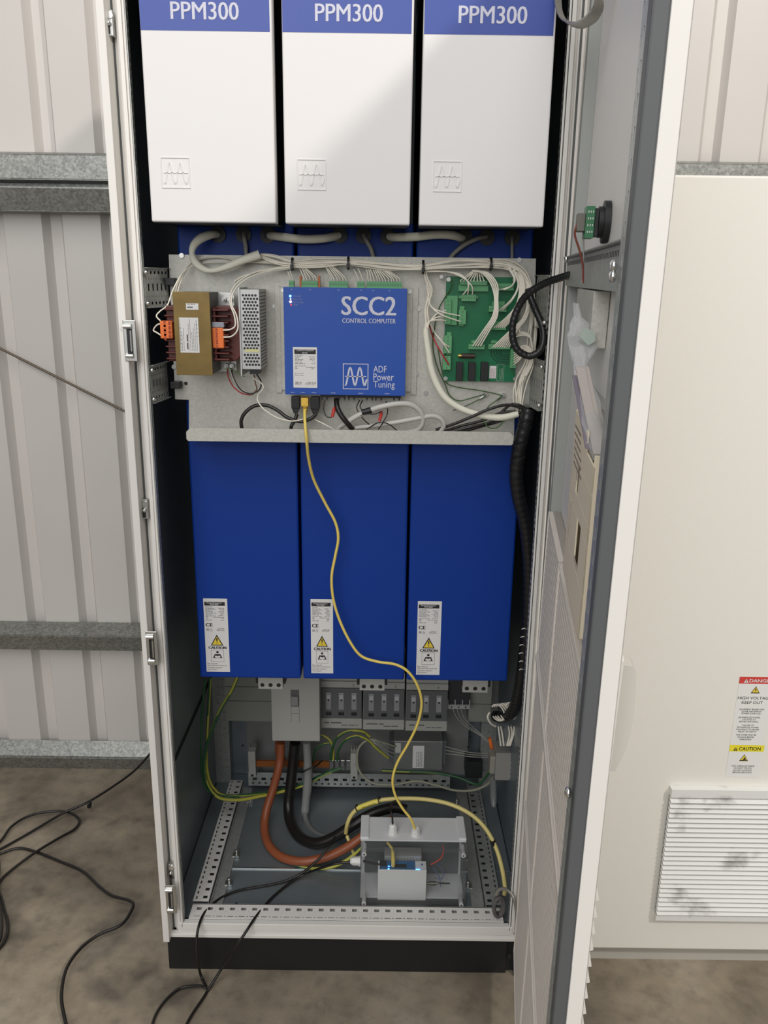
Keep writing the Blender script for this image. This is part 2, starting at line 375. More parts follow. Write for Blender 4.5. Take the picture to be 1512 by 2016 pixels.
# rear mounting plate of the lower compartment
b = MB(); b.box(-.30, .535, .16, .315, .5375, .72)
b.build('rear_mounting_plate', mat('dull_zinc_plate', (.27, .275, .265), .5, .4, noise=.08, nscale=14), CB)
b = MB()
for (a, c) in ((478, 1468), (924, 1443), (922, 1471), (1000, 1440), (925, 1450), (495, 1500)):
    p = at(a, c, .534); b.cyl((p.x, .5343, p.z), (p.x, .535, p.z), .003, 10)
b.build('plate_hole', BLACK, CB)
g = MB(FR((at(510, 1535, .50).x-.03, .50, at(600, 1545, .50).z-.005), (1, 0, 0), (0, 0, 1)))
perf(g, .56, .042, [(.006, .011, rep(.01, .0175, .006, .56)), (.018, .026, rep(.012, .025, .012, .56))]); g.M = None
g.build('rear_rail', PERF, CB)
# latches on the left post
def latch(cpx, cpy, big):
    p = at(cpx, cpy, -.018 if big else -.004); g = MB()
    if big:
        g.box(p.x-.0125, -.0195, p.z-.036, p.x+.010, -.0165, p.z+.036); e = g.build('latch', STEEL, CB, .0012)
        h2 = MB(); h2.box(p.x-.0065, -.0198, p.z-.024, p.x+.0035, -.0190, p.z+.022); h2.build('latch_slot', BLACK, e)
        h2 = MB(); h2.cyl((p.x-.011, -.021, p.z+.025), (p.x+.003, -.021, p.z+.025), .0045, 12); h2.build('latch_roller', CHROME, e)
        h2 = MB(); h2.cyl((p.x-.009, -.021, p.z-.026), (p.x+.003, -.021, p.z-.026), .004, 12)
        h2.build('latch_roller', CHROME, e)
        h2 = MB(); h2.cyl((p.x+.001, -.021, p.z-.018), (p.x+.001, -.021, p.z+.018), .0022, 8); h2.build('spring', STEEL, e)
    else:
        g.box(p.x-.006, .000, p.z-.020, p.x+.006, .012, p.z+.018); e = g.build('catch', STEEL, CB, .001)
        h2 = MB(); h2.cyl((p.x+.002, -.002, p.z+.010), (p.x+.002, .002, p.z+.010), .005, 12); h2.sphere((p.x, -.003, p.z-.002), .004); h2.build('catch_screw', CHROME, e)
        h2 = MB(); h2.box(p.x-.0045, -.0012, p.z-.017, p.x+.001, .0004, p.z+.002); h2.build('catch_slot', BLACK, e)
latch(213, 42, False); latch(258, 671, True); latch(284, 1003, False); latch(301, 1276, True); latch(336, 1718, False); latch(338, 1770, True)
# ================================================================ POWER MODULES
def wave(x0, x1, yc, amp, n=60, ph0=.25, cyc=2.25):
    return [(x0+(x1-x0)*i/n, yc+amp*math.sin(2*math.pi*(cyc*i/n)-math.pi/2*1.2)) for i in range(n+1)]
def logo(M, s, name, mt, parent, lw=.05, th=.0005, raised=False):
    b = MB(M); k = s*lw*.5; r = th
    for (x0, y0, x1, y1) in ((0, 0, s, k), (0, s-k, s, s), (0, k, k, s-k), (s-k, k, s, s-k)): b.box(x0, y0, 0, x1, y1, r)
    b.box(s*.08, s*.49, 0, s*.92, s*.49+k*.9, r)
    P = wave(s*.08, s*.93, s*.5, s*.34, 72); q = s*lw*.75
    vs = []
    for i, (x, y) in enumerate(P):
        a = Vector(P[max(i-1, 0)]); c = Vector(P[min(i+1, 72)]); t = (c-a).normalized(); nn = Vector((-t.y, t.x))*q*.7
        vs += [(x+nn.x, y+nn.y, 0), (x+nn.x, y+nn.y, r), (x-nn.x, y-nn.y, r), (x-nn.x, y-nn.y, 0)]
    fs = []
    for i in range(72):
        o = i*4
        for j in range(3): fs.append((o+j, o+4+j, o+5+j, o+1+j))
    b.add(vs, fs); return b.build(name, mt, parent)
def rating_label(M, w, hh, par, sd):                 # M: lower-left corner of the sticker
    b = MB(M); b.box(0, 0, 0, w, hh, .0004); b.build('rating_label', PAPER, par); lab = bpy.context.scene.collection.objects[-1]
    T = .0005
    g = MB(M); S_ = lambda a: a*w
    rect(g, .04*w, hh*.905, .90*w, hh*.955, T)
    # caution triangle outline, reader symbol
    cx = .50*w; t0, t1 = hh*.365, hh*.515
    g.add([(cx-.27*w, t0, T), (cx+.27*w, t0, T), (cx, t1, T)], [(0, 1, 2)])
    hb = hh*.225; g.cyl((cx, hb+.048*hh, T-.0002), (cx, hb+.048*hh, T+.0001), .055*w, 14)
    g.add([(cx-.20*w, hb-.035*hh, T), (cx+.20*w, hb-.035*hh, T), (cx+.12*w, hb+.022*hh, T), (cx-.12*w, hb+.022*hh, T)], [(0, 1, 2, 3)])
    for (x0, y0, x1, y1) in ((cx-.27*w, hb-.085*hh, cx+.27*w, hb-.082*hh), (cx-.27*w, hb+.077*hh, cx+.27*w, hb+.080*hh), (cx-.27*w, hb-.085*hh, cx-.26*w, hb+.08*hh), (cx+.26*w, hb-.085*hh, cx+.27*w, hb+.08*hh)): rect(g, x0, y0, x1, y1, T)
    g.build('print', INK, lab)
    g = MB(M)
    for i in range(7): greek(g, .07*w, (.36+.08*(i % 3))*w, hh*(.885-.0165*i), hh*.011, sd+i, T); greek(g, (.62+.05*(i % 3))*w, .86*w, hh*(.870-.0165*i), hh*.011, sd+50+i, T)
    for i in range(3): greek(g, .07*w, (.5, .18, .16)[i]*w, hh*(.765-.016*i), hh*.011, sd+9+i, T)
    for i in range(2): greek(g, (.4, .72)[i]*w, .84*w, hh*(.748-.016*i), hh*.011, sd+19+i, T)
    greek(g, .07*w, .36*w, hh*.708, hh*.012, sd+30, T); greek(g, .70*w, .84*w, hh*.708, hh*.012, sd+31, T)
    for i in range(3): greek(g, (.58, .50, .52)[i]*w, .84*w, hh*(.595-.014*i), hh*.010, sd+40+i, T); greek(g, .24*w, .34*w, hh*(.59-.014*i), hh*.009, sd+45+i, T)
    g.build('print', GINK, lab)
    g = MB(M); g.add([(cx-.205*w, t0+.012*hh, T+.0002), (cx+.205*w, t0+.012*hh, T+.0002), (cx, t1-.028*hh, T+.0002)], [(0, 1, 2)]); g.build('warning_sign', YELLOW, lab)
    g = MB(M); g.M = M; g.add([(cx-.02*w, t0+.055*hh, T+.0004), (cx+.02*w, t0+.055*hh, T+.0004), (cx+.03*w, t0+.102*hh, T+.0004), (cx-.03*w, t0+.102*hh, T+.0004)], [(0, 1, 2, 3)]); rect(g, cx-.018*w, t0+.030*hh, cx+.018*w, t0+.044*hh, T+.0004); g.build('print', INK, lab)
    g = MB(M); g.add([(cx-.13*w, hb-.022*hh, T+.0002), (cx, hb-.032*hh, T+.0002), (cx+.13*w, hb-.022*hh, T+.0002), (cx+.09*w, hb+.004*hh, T+.0002), (cx, hb-.006*hh, T+.0002), (cx-.09*w, hb+.004*hh, T+.0002)], [(0, 1, 5), (1, 4, 5), (1, 2, 3), (1, 3, 4)]); g.build('print', PAPER, lab)
    def tx(s_, x, y, ww, h_, mt=INK, bold=.01, z=.0006): text('lettering', s_, M @ Matrix.Translation((x, y, 0)), ww, h_, mt, lab, bold, th=z)
    tx('Power Processor', .14*w, hh*.933, .62*w, None, PAPER, .0); tx('PPM300', .28*w, hh*.911, .34*w, None, PAPER, 0)
    tx('CE', .06*w, hh*.625, .28*w, hh*.045, INK, .04)
    tx('CAUTION', .14*w, hh*.318, .74*w, hh*.036, INK, .055)
    for i, (s_, ww) in enumerate((('See manual !', .45), ('Siehe Betriebsanleitung', .82), ('Consulter manuel !', .64), ('Voir manuel !', .42))): tx(s_, .05*w, hh*(.105-.027*i), ww*w, hh*.020, INK, .0)
    logo(M @ Matrix.Translation((.07*w, hh*.565, .0004)), .12*w, 'printed_logo', GINK, lab, .1, .0001)
YB = .123; YC = -.034
bx = [at(371, 875, YB).x+.001, at(590, 875, YB).x, at(808, 877, YB).x]
bx = [-.3225, -.0985, .1255]; BW = .2185
cxs = [-.3265, -.1015, .1235]; CW = .2095
zb_ = [at(480, 1335, YB).z, at(690, 1338, YB).z, at(900, 1341, YB).z]; ZB = sum(zb_)/3
zc = at(690, 442, YC).z; zband = at(690, 65, YC).z
names = ['leftmost', 'middle', 'rightmost']
LP = [((407, 1322), (453, 1322), (401, 1178)), ((613, 1325), (656, 1325), (609, 1179)), ((819, 1328), (865, 1328), (817, 1183))]
TB = [(508, 557, 1338, 1357), (708, 757, 1342, 1360), (911, 960, 1346, 1364)]
TXT = [(337, 470), (621, 753), (903, 1037)]
for k in range(3):
    M = empty('power_module', (bx[k]+BW/2, .3, ZB), ('%s of the three tall blue power modules with white covers' % names[k]), 'power module', 'blue power modules')
    b = MB(); b.box(bx[k], YB, ZB, bx[k]+BW, .53, zc+.012); b.build('body', BLUE, M, .004)
    b = MB(); b.box(bx[k]+.004, YB+.012, zc+.0125, bx[k]+BW-.004, .53, TOP-.06); b.build('upper_housing', BLACK, M)
    b = MB(); b.box(cxs[k]+.003, YC+.0345, zc+.001, cxs[k]+CW-.003, .122, TOP-.071); b.build('cover_carrier', BLACK, M)
    b = MB(); b.box(cxs[k], YC, zc, cxs[k]+CW, YC+.034, TOP-.07); b.build('cover', COVER, M, .003, 3); cov = C.objects[-1]
    b = MB(); b.box(cxs[k]+.003, YC+.003, zc-.0008, cxs[k]+CW-.003, YC+.0335, zc+.001); b.build('underside_shade', BLACK, cov)  # black panel paints in the shade under the open cover
    b = MB(); b.box(cxs[k]+.001, YC-.0004, zband, cxs[k]+CW-.0035, YC+.001, TOP-.075); b.build('blue_band', BAND, cov)
    a, c = at(TXT[k][0], 38 if k == 0 else (42 if k == 1 else 46), YC), at(TXT[k][1], 38, YC)
    text('lettering', 'PPM300', FR((a.x, YC-.0005, a.z), (1, 0, 0), (0, 0, 1)), c.x-a.x, .0250, LETTER, cov, .016)
    lx, lz = cxs[k]+.0215, zc+.0535
    logo(FR((lx, YC, lz), (1, 0, 0), (0, 0, 1)), .0475, 'embossed_logo', COVER, cov, .045, .0011)
    # cable grommets on the blue face
    for (gx, gy) in {0: [(430, 462), (480, 462), (528, 463)], 1: [(669, 463), (716, 464), (764, 466)], 2: [(915, 468), (958, 468), (1008, 468)]}[k]:
        if k == 1 and gx == 528: gx = 528
        p = at(gx, gy, YB); r_ = .0145
        owner = M
        b = MB(); b.ring((p.x, YB, p.z), (0, -1, 0), .007, r_, .004); b.cyl((p.x, YB-.001, p.z), (p.x, YB-.0012, p.z), .0075, 16); b.build('grommet', BLACK, owner)
    l0, l1, l2 = at(*LP[k][0], YB), at(*LP[k][1], YB), at(*LP[k][2], YB)
    rating_label(FR((l0.x, YB-.0002, l0.z), (1, 0, 0), (0, 0, 1)), l1.x-l0.x, l2.z-l0.z, M, 100*k)
    # terminal block hanging under the module
    x0, x1, y0_, y1_ = TB[k]; yt = .165; p, q = at(x0, y0_, yt), at(x1, y1_, yt)
    b = MB(); b.box(p.x, yt, q.z, q.x, yt+.04, ZB+.002)
    b.build('terminal_block', GREYPL, M, .0008); tb = C.objects[-1]
    g = MB()
    for i in range(3):
        hx = p.x+(q.x-p.x)*(.17+.33*i); g.cyl((hx, yt-.0003, q.z+.010), (hx, yt+.001, q.z+.010), .0048, 12)
    g.box(p.x-.006, yt+.004, q.z+.012, p.x-.0005, yt+.03, ZB); g.box(q.x+.0005, yt+.004, q.z+.012, q.x+.006, yt+.03, ZB)
    g.build('terminal_hole', BLACK, tb)

# ================================================================ MOUNTING PLATE
YM = .098
MP = empty('mounting_plate', at(690, 838, YM), 'galvanised steel mounting plate across the cabinet with bent front lip', 'mounting plate')
pl = [at(*a, YM) for a in ((332, 501), (1055, 509), (1048, 802), (1013, 805), (1012, 868), (372, 866), (372, 787), (345, 786))]
b = MB(); b.prism([(p.x, YM, p.z) for p in pl][::-1], (0, 1, 0), .0025); b.build('plate', PLATE, MP)
YL = .035; a, c, d = at(366, 842, YL), at(1010, 873, YL), at(366, 868, YL)
b = MB(); zl = d.z; zt_ = a.z; r_ = .008
poly = [(a.x, YL, zl+r_*.4), (a.x+r_*.4, YL, zl), (c.x-r_*.4, YL, zl), (c.x, YL, zl+r_*.4), (c.x, YL, zt_-r_), (c.x-r_, YL, zt_), (a.x+r_, YL, zt_), (a.x, YL, zt_-r_)]
b.prism(poly, (0, 1, 0), .002); b.box(a.x+.004, YL+.002, zl, c.x-.004, YM, zl+.002); b.build('front_lip', PLATE, MP)
for (sx, sy) in ((541, 603), (546, 731), (824, 608), (820, 735), (838, 773), (358, 503), (1022, 512), (464, 705), (323, 548), (343, 722)):
    p = at(sx, sy, YM); b = MB(); screw(b, (p.x, YM, p.z), (0, -1, 0), .0045, .003); b.build('screw', STEEL, MP)
b = MB(); p = at(366, 755, YM); b.cyl((p.x, YM-.0004, p.z), (p.x, YM, p.z), .0035); b.build('plate_hole', BLACK, MP)
for (x_, y_) in ((338, 555), (348, 758)):
    p = at(x_, y_, .085); b = MB(); b.box(p.x-.010, .075, p.z-.006, p.x+.008, .095, p.z+.007); b.build('edge_clip', BLACK, MP, .001)
# chassis brackets between the posts and the plate
for (p4) in (((281, 530), (329, 524), (331, 606), (287, 604)), ((292, 722), (328, 708), (332, 780), (300, 796)), ((1086, 545), (1058, 538), (1054, 640), (1080, 650)), ((1066, 712), (1047, 700), (1043, 800), (1062, 805))):
    f, r_, rb, fb = at(*p4[0], .012), at(*p4[1], .096), at(*p4[2], .096), at(*p4[3], .012)
    sx = 1 if f.x < 0 else -1
    f.x = -.357 if sx > 0 else .357
    L = (Vector((r_.x, r_.y, 0))-Vector((f.x, f.y, 0))).length; ux = Vector((r_.x-f.x, r_.y-f.y, 0)).normalized(); hh = ((f.z-fb.z)+(r_.z-rb.z))/2
    zb2 = (fb.z+rb.z)/2
    g = MB(FR((f.x, f.y, zb2), ux, (0, 0, 1))) if sx > 0 else MB(FR((r_.x, r_.y, zb2), -ux, (0, 0, 1)))
    q = L/5.2
    perf(g, L, hh, [(hh*.08, hh*.15, rep(.006, .014, .008, L)), (hh*.26, hh*.30, rep(.004, .009, .003, L)), (hh*.42, hh*.60, rep(.010, .016, .007, L)), (hh*.70, hh*.74, rep(.004, .009, .003, L)), (hh*.84, hh*.91, rep(.006, .014, .008, L))])
    g.box(0, 0, -.001, L, .001, .006); g.box(0, hh-.001, -.001, L, hh, .006)
    g.build('chassis_bracket', PERF, MP)
    g = MB()
    for zz in (.12, .88): g.sphere((f.x+sx*.004, f.y-.004, zb2+hh*zz), .0045)
    g.build('bracket_screw', CHROME, MP)

# ================================================================ TRANSFORMER
LAC = mat('brown_lacquered_steel', (.205, .135, .035), .4, .3, noise=.22, nscale=22)
LACS = mat('lamination_side', (.16, .165, .15), .5, .4, noise=.1, nscale=60)
COIL = mat('dark_red_bobbin', (.12, .022, .015), .45)
yf = -.016
a, c, d, e = at(339, 574, yf), at(412, 575, yf), at(419, 739, yf), at(348, 738, yf)
x0, x1, z1, z0 = (a.x+e.x)/2, (c.x+d.x)/2, (a.z+c.z)/2, (d.z+e.z)/2
TR = empty('transformer', ((x0+x1)/2, .05, z0), 'brown steel transformer with dark red coils and orange terminals', 'transformer')
b = MB(); b.box(x0, yf, z0, x1, yf+.0025, z1); b.build('core_cover', LAC, TR, .0006)
b = MB(); b.box(x0+.002, yf+.0025, z0+.001, x1-.001, .070, z1-.001); b.build('core', LACS, TR, .001)
b = MB()
for zz in (z1-.014, z0+.010):
    for xx in (x1+.012, x0-.008, x1+.022): b.cyl((xx, .062, zz), (xx, .050, zz), .0045, 6); b.cyl((xx, .050, zz), (xx, .042, zz), .0022, 8)
    b.box(x0-.016, .066, zz-.012, x1+.028, .070, zz+.012)
b.build('mounting_foot', STEEL, TR)
zm = (z0+z1)/2; hc = (at(440, 604, .03).z-at(440, 708, .03).z)
for s in (-1, 1):
    xe = x1 if s > 0 else x0; w_ = .046 if s > 0 else .020; b = MB(); zz0, zz1 = zm-hc/2-.004, zm+hc/2
    # rounded coil
    n = 10; poly = [(xe, .005, zz0)]
    for i in range(n+1):
        t = math.pi/2*i/n; poly.append((xe+s*(w_-.018+.018*math.sin(t)), .004, zz0+.018-.018*math.cos(t)))
    for i in range(n+1):
        t = math.pi/2*i/n; poly.append((xe+s*(w_-.018+.018*math.cos(t)), .004, zz1-.018+.018*math.sin(t)))
    poly.append((xe, .004, zz1))
    if s > 0: b.prism([(p[0], .024, p[2]) for p in poly], (0, 1, 0), .04)
    else: b.box(xe-w_, .012, zz0, xe, .055, zz1)
    b.build('coil', COIL, TR, .002)
    b = MB()                                        # ribbed bobbin flange
    b.box(xe, .004, zz0+.002, xe+s*.005, .022, zz1-.002)
    for i in range(9): z_ = zz0+.006+(zz1-zz0-.012)*i/8; b.box(xe, -.002 if s > 0 else .0, z_-.0012, xe+s*(.028 if s > 0 else .021), .026, z_+.0012)
    b.build('bobbin_rib', COIL, TR, .0006)
def oterm(p4, y, n, nm):
    a, c = at(*p4[0], y), at(*p4[1], y); b = MB(); b.box(a.x, y, c.z, c.x, y+.022, a.z); b.build('terminal_block', ORANGE, TR, .0015); t = C.objects[-1]
    g = MB()
    for i in range(n):
        z_ = c.z+(a.z-c.z)*(i+.5)/n; xx = a.x+(c.x-a.x)*.40
        g.cyl((xx, y-.0003, z_+.003), (xx, y+.001, z_+.003), .0022, 10); g.cyl((xx, y-.0003, z_-.0045), (xx, y+.001, z_-.0045), .0022, 10); g.box(xx-.0028, y-.0003, z_-.0014, xx+.0028, y+.001, z_-.0002)
        if n == 4: g.box(c.x-.0065, y-.0003, z_-.003, c.x-.002, y+.001, z_+.003)
    g.build('terminal_hole', mat('deep_orange', (.35, .05, .01), .5), t); return a, c, t
oterm(((417, 645), (441, 686)), -.004, 3, 'r'); oterm(((314, 632), (340, 667)), -.008, 4, 'l')
a, c = at(417, 634, -.004), at(441, 645, -.004); b = MB(); b.box(a.x, -.004, c.z, c.x, .018, a.z); b.build('grey_terminal', mat('grey_blue_plastic', (.30, .31, .36), .5), TR, .001)
a, d, c = at(351, 625, yf), at(355, 694, yf), at(389, 625, yf); Mx = FR((a.x+.001, yf-.0004, d.z), (1, 0, 0), (0, 0, 1)); w_, h_ = c.x-a.x, a.z-d.z
b = MB(Mx); b.box(0, 0, 0, w_, h_, .0003); b.build('rating_sticker', PAPER, TR, .001); lab = C.objects[-1]
g = MB(Mx @ FR((w_, 0, 0), (0, 1, 0), (-1, 0, 0)))
for i in range(9): greek(g, h_*.05, h_*(.95-.12*(i % 4)), w_*(.10+.085*i)+(.006 if i > 5 else 0), w_*.035, i+3, .0005)
for i in range(5): t = h_*(.25+.11*i); g.add([(t, w_*.90, .0005), (t+.002, w_*.93, .0005), (t, w_*.96, .0005)], [(0, 1, 2)])
for i in range(4): t = h_*(.46+.11*i); g.add([(t, w_*.06, .0005), (t+.002, w_*.09, .0005), (t, w_*.12, .0005)], [(0, 1, 2)])
g.build('print', GINK, lab)
g = MB(Mx @ FR((w_*.42, h_*.10, .0003), (0, 1, 0), (-1, 0, 0))); greek(g, 0, h_*.42, 0, w_*.09, 5, .0004); g.build('bold_print', INK, lab)
a, c = at(366, 597, yf), at(391, 610, yf); b = MB(); b.box(a.x, yf-.0005, c.z, c.x, yf, a.z); b.build('small_sticker', PAPER, TR); lab = C.objects[-1]
g = MB(FR((a.x, yf-.0005, c.z), (1, 0, 0), (0, 0, 1))); greek(g, .002, .018, .003, .004, 3); greek(g, .002, .016, .009, .002, 4); g.build('print', GINK, lab)

# ================================================================ POWER SUPPLY
ALU = mat('brushed_aluminium_case', (.50, .50, .49), .4, .6)
yf = .012; a, c, d, e = at(471, 568, yf), at(509, 572, yf), at(514, 727, yf), at(478, 727, yf)
x0, x1, z1, z0 = (a.x+e.x)/2, (c.x+d.x)/2, (a.z+c.z)/2, d.z
PS = empty('power_supply', ((x0+x1)/2, .05, z0), 'perforated metal power supply between the transformer and blue box', 'power supply')
b = MB(); b.box(x0, yf, z0, x1, YM-.002, z1); b.cur = 1
r_ = .0023; cols = 5; sp = (x1-x0-.006)/cols
k = 0; z_ = z1-.010
while z_ > z0+.006:
    for i in range(cols): 
        xx = x0+.004+sp*(i+.5)+(sp*.25 if k % 2 else -sp*.25)
        if not (z0+.030 < z_ < z0+.036): b.cyl((xx, yf-.0002, z_), (xx, yf+.001, z_), r_, 8)
    k += 1; z_ -= .0058
for i in range(22):
    z_ = z0+.006+(z1-z0-.012)*i/21; b.box(x1-.001, yf+.008, z_-.0009, x1+.0002, YM-.008, z_+.0009)
b.build('case', [ALU, BLACK], PS)
b = MB(); b.box(x0-.0025, yf-.003, z0-.012, x0, YM-.004, z1+.003); b.build('side_flange', ALU, PS)
b = MB(); b.box(x0+.006, yf-.0006, z0+.0305, x1-.002, yf, z0+.036); b.build('sticker', mat('pale_yellow_sticker', (.62, .60, .30), .5), PS)
b = MB(); b.box(x0+.012, yf+.006, z0-.010, x1-.006, .06, z0); b.build('terminal', BLACK, PS)

# ================================================================ CONTROL COMPUTER
yf = .046
a, c, d, e = at(556, 565, yf), at(802, 568, yf), at(797, 780, yf), at(563, 776, yf)
x0, x1, z1, z0 = (a.x+e.x)/2, (c.x+d.x)/2, (a.z+c.z)/2, (d.z+e.z)/2
CC = empty('control_computer', ((x0+x1)/2, .06, z0), 'blue control computer box with white lettering and status lights', 'control computer')
CB_ = mat('bright_blue_panel', (.012, .075, .40), .42, bump=.1, bscale=1500)
b = MB(); b.box(x0, yf, z0, x1, yf+.0015, z1); b.build('front_panel', CB_, CC, .0005); fp = C.objects[-1]
b = MB(); b.box(x0, yf+.0016, z0, x1, YM-.002, z1); b.build('case', mat('case_aluminium', (.62, .63, .64), .3, .7), CC)
for s in (-1, 1):
    xe = x0 if s < 0 else x1; b = MB()
    b.box(xe, YM-.006, z0+.002, xe+s*.012, YM-.0045, z1-.001); b.box(xe+s*.012, YM-.004, z0-.004, xe+s*.0225, YM-.0005, z1+.001)
    b.build('side_flange', PLATE, CC, .0004)
    b = MB(); [screw(b, (xe+s*.006, YM-.006, zz), (0, -1, 0), .0035) for zz in (z0+.006, z1-.007)]; b.build('flange_screw', STEEL, CC)
def CT(s_, pa, pb, py_, hpx, mt=LETTER, bold=0, par=fp):
    p, q = at(pa, py_, yf), at(pb, py_, yf); hh = abs(at(pa, py_-hpx, yf).z-p.z)
    return text('lettering', s_, FR((p.x, yf-.0002, p.z), (1, 0, 0), (0, 0, 1)), q.x-p.x, hh, mt, par, bold)
CT('SCC2', 673, 779, 620, 37, LETTER, .022); CT('CONTROL COMPUTER', 674, 779, 635.5, 9, LETTER, .012)
CT('ADF', 735, 761, 733, 13, LETTER, .0); CT('Power', 735, 775, 749, 14, LETTER, 0); CT('Tuning', 735, 777, 767, 17, LETTER, 0)
p = at(675, 766, yf); logo(FR((p.x, yf-.0002, p.z), (1, 0, 0), (0, 0, 1)), .0475, 'printed_logo', LETTER, fp, .06, .0003)
for (s_, pa, pb, py_, hp) in (('POWER', 577, 592, 585, 3.5), ('RUN / OK', 577, 594, 591, 3.5), ('NETWORK', 577, 598, 597, 3.5), ('TRIP', 577, 586, 602, 3.5)): CT(s_, pa, pb, py_, hp, mat('faint_print', (.22, .26, .50), .5))
g = MB(FR((x0, yf-.0002, z0), (1, 0, 0), (0, 0, 1)))
for t in (.045, .13, .22, .38, .61, .83): greek(g, (x1-x0)*t, (x1-x0)*(t+.04), .003, .003, int(t*100))
for t in (.06, .21, .44, .62, .72, .85): greek(g, (x1-x0)*t, (x1-x0)*(t+.015), z1-z0-.005, .003, int(t*90))
g.build('print', mat('faint_print', (.22, .26, .5)), fp)
for (px_, py_, cc, e_) in ((571.5, 583, (.05, .35, 1), 14), (572, 588.5, (1, .55, .5), 2), (572, 594, (1, .55, .6), 9), (573, 600, (.8, .05, .05), 1.5)):
    p = at(px_, py_, yf); b = MB(); b.sphere((p.x, yf, p.z), .0021 if e_ > 5 else .0014, 10, 6, (1, .5, 1)); b.build('status_light', mat('led_%d' % int(e_*10), cc, .3, emit=e_), fp)
a, c, d = at(575.5, 683, yf), at(624, 684, yf), at(578, 763, yf); w_, h_ = c.x-a.x-.001, a.z-d.z; Mx = FR((a.x+.001, yf-.0003, d.z), (1, 0, 0), (0, 0, 1))
b = MB(Mx); b.box(0, 0, 0, w_, h_, .0003); b.build('rating_label', PAPER, CC, .0015); lab = C.objects[-1]; lab.modifiers.clear()
g = MB(Mx); rect(g, .06*w_, .83*h_, .95*w_, .94*h_, .0004); g.build('print', INK, lab)
text('lettering', 'Control Computer', Mx @ Matrix.Translation((.15*w_, .895*h_, 0)), .72*w_, None, PAPER, lab, 0, th=.0006); text('lettering', 'SCC2', Mx @ Matrix.Translation((.38*w_, .84*h_, 0)), .22*w_, None, PAPER, lab, 0, th=.0006)
g = MB(Mx)
for i in range(7): greek(g, .08*w_, (.40, .34, .30, .42, .42, .4, .5)[i]*w_, h_*(.795-.034*i), h_*.021, i, .0004); 
for i in range(6): greek(g, (.66, .72, .68, .80, .86, .76)[i]*w_, .92*w_, h_*(.76-.034*i), h_*.021, i+40, .0004)
for i, (q0, q1) in enumerate(((.08, .56), (.08, .22), (.08, .22))): greek(g, q0*w_, q1*w_, h_*(.535-.034*i), h_*.021, i+7, .0004)
greek(g, .55*w_, .92*w_, h_*.50, h_*.021, 8, .0004); greek(g, .76*w_, .92*w_, h_*.466, h_*.021, 9, .0004)
for i, (q0, q1) in enumerate(((.58, .95), (.5, .95), (.5, .95))): greek(g, q0*w_, q1*w_, h_*(.13-.03*i), h_*.02, i+70, .0004); greek(g, .24*w_, .36*w_, h_*(.13-.03*i), h_*.017, i+77, .0004)
g.build('print', GINK, lab)
text('lettering', 'Serial number', Mx @ Matrix.Translation((.08*w_, .345*h_, 0)), .36*w_, None, GINK, lab); text('lettering', 'Batch number', Mx @ Matrix.Translation((.08*w_, .30*h_, 0)), .36*w_, None, GINK, lab)
logo(Mx @ Matrix.Translation((.08*w_, .07*h_, .0003)), .14*w_, 'printed_logo', GINK, lab, .1, .0001)
def greenplug(par, x0, x1, z0, z1, y0, y1, n, vert=False, name='green_connector', slots='z'):
    b = MB(); b.box(x0, y0, z0, x1, y1, z1); b.cur = 1
    for i in range(n):
        if not vert: xx = x0+(x1-x0)*(i+.5)/n; b.cyl((xx, y0-.0002, (z0+z1)/2), (xx, y0+.0008, (z0+z1)/2), min(.0019, (z1-z0)*.3), 8)
        else: zz = z0+(z1-z0)*(i+.5)/n; b.cyl(((x0+x1)/2, y0-.0002, zz), ((x0+x1)/2, y0+.0008, zz), .0019, 8)
    b.build(name, [GREENT, mat('connector_screw', (.10, .22, .12), .4)], par); return C.objects[-1]
for (pa, pb, n) in ((569, 579, 2), (594, 626, 6), (648, 685, 7), (703, 718, 3), (722, 791, 14)):
    p, q = at(pa, 551.5, yf+.012), at(pb, 563, yf+.012); greenplug(CC, p.x, q.x, z1, z1+.011, yf+.008, yf+.024, n)
for pa in (590.5, 627): p = at(pa, 563, yf+.012); b = MB(); b.box(p.x-.0005, yf+.010, z1, p.x+.003, yf+.02, z1+.020); b.build('ejector_lever', mat('brown_orange_lever', (.45, .13, .03), .5), CC)
for (pa, pb) in ((634, 679), (687, 733), (740, 786)):
    p, q = at(pa, 783, yf+.02), at(pb, 783, yf+.02); b = MB(); b.box(p.x+.002, yf+.012, z0-.006, q.x-.002, yf+.028, z0)
    for xx in (p.x, p.x+.010, q.x-.010, q.x): b.prism([(xx-.004, yf+.014, z0-.001), (xx+.004, yf+.014, z0-.001), (xx, yf+.014, z0-.013)], (0, 1, 0), .008)
    b.build('port_connector', BLACK, CC)

# ================================================================ CIRCUIT BOARD
yp = .088; a, c, d = at(876, 544, yp), at(1018, 546, yp), at(1020, 751, yp); e = at(875, 751, yp)
x0, x1, z1, z0 = (a.x+e.x)/2, (c.x+d.x)/2, (a.z+c.z)/2, (d.z+e.z)/2
PB = empty('circuit_board', ((x0+x1)/2, yp, z0), 'green circuit board with plug connectors and three black relays', 'circuit board')
b = MB(); b.box(x0, yp, z0, x1, yp+.0018, z1); b.build('board', PCB, PB)
b = MB()
for (sx, sy) in ((883, 550), (1014, 746), (877, 745), (1013, 551)): p = at(sx, sy, yp); b.cyl((p.x, yp+.0018, p.z), (p.x, YM, p.z), .003, 8); screw(b, (p.x, yp, p.z), (0, -1, 0), .0042, .002)
b.build('board_screw', STEEL, PB)
def G(x0_, y0_, x1_, y1_, n, vert=False, d=.014, nm='green_connector'):
    p, q = at(x0_, y0_, yp-.007), at(x1_, y1_, yp-.007); return greenplug(PB, p.x, q.x, q.z, p.z, yp-d, yp, n, vert, nm)
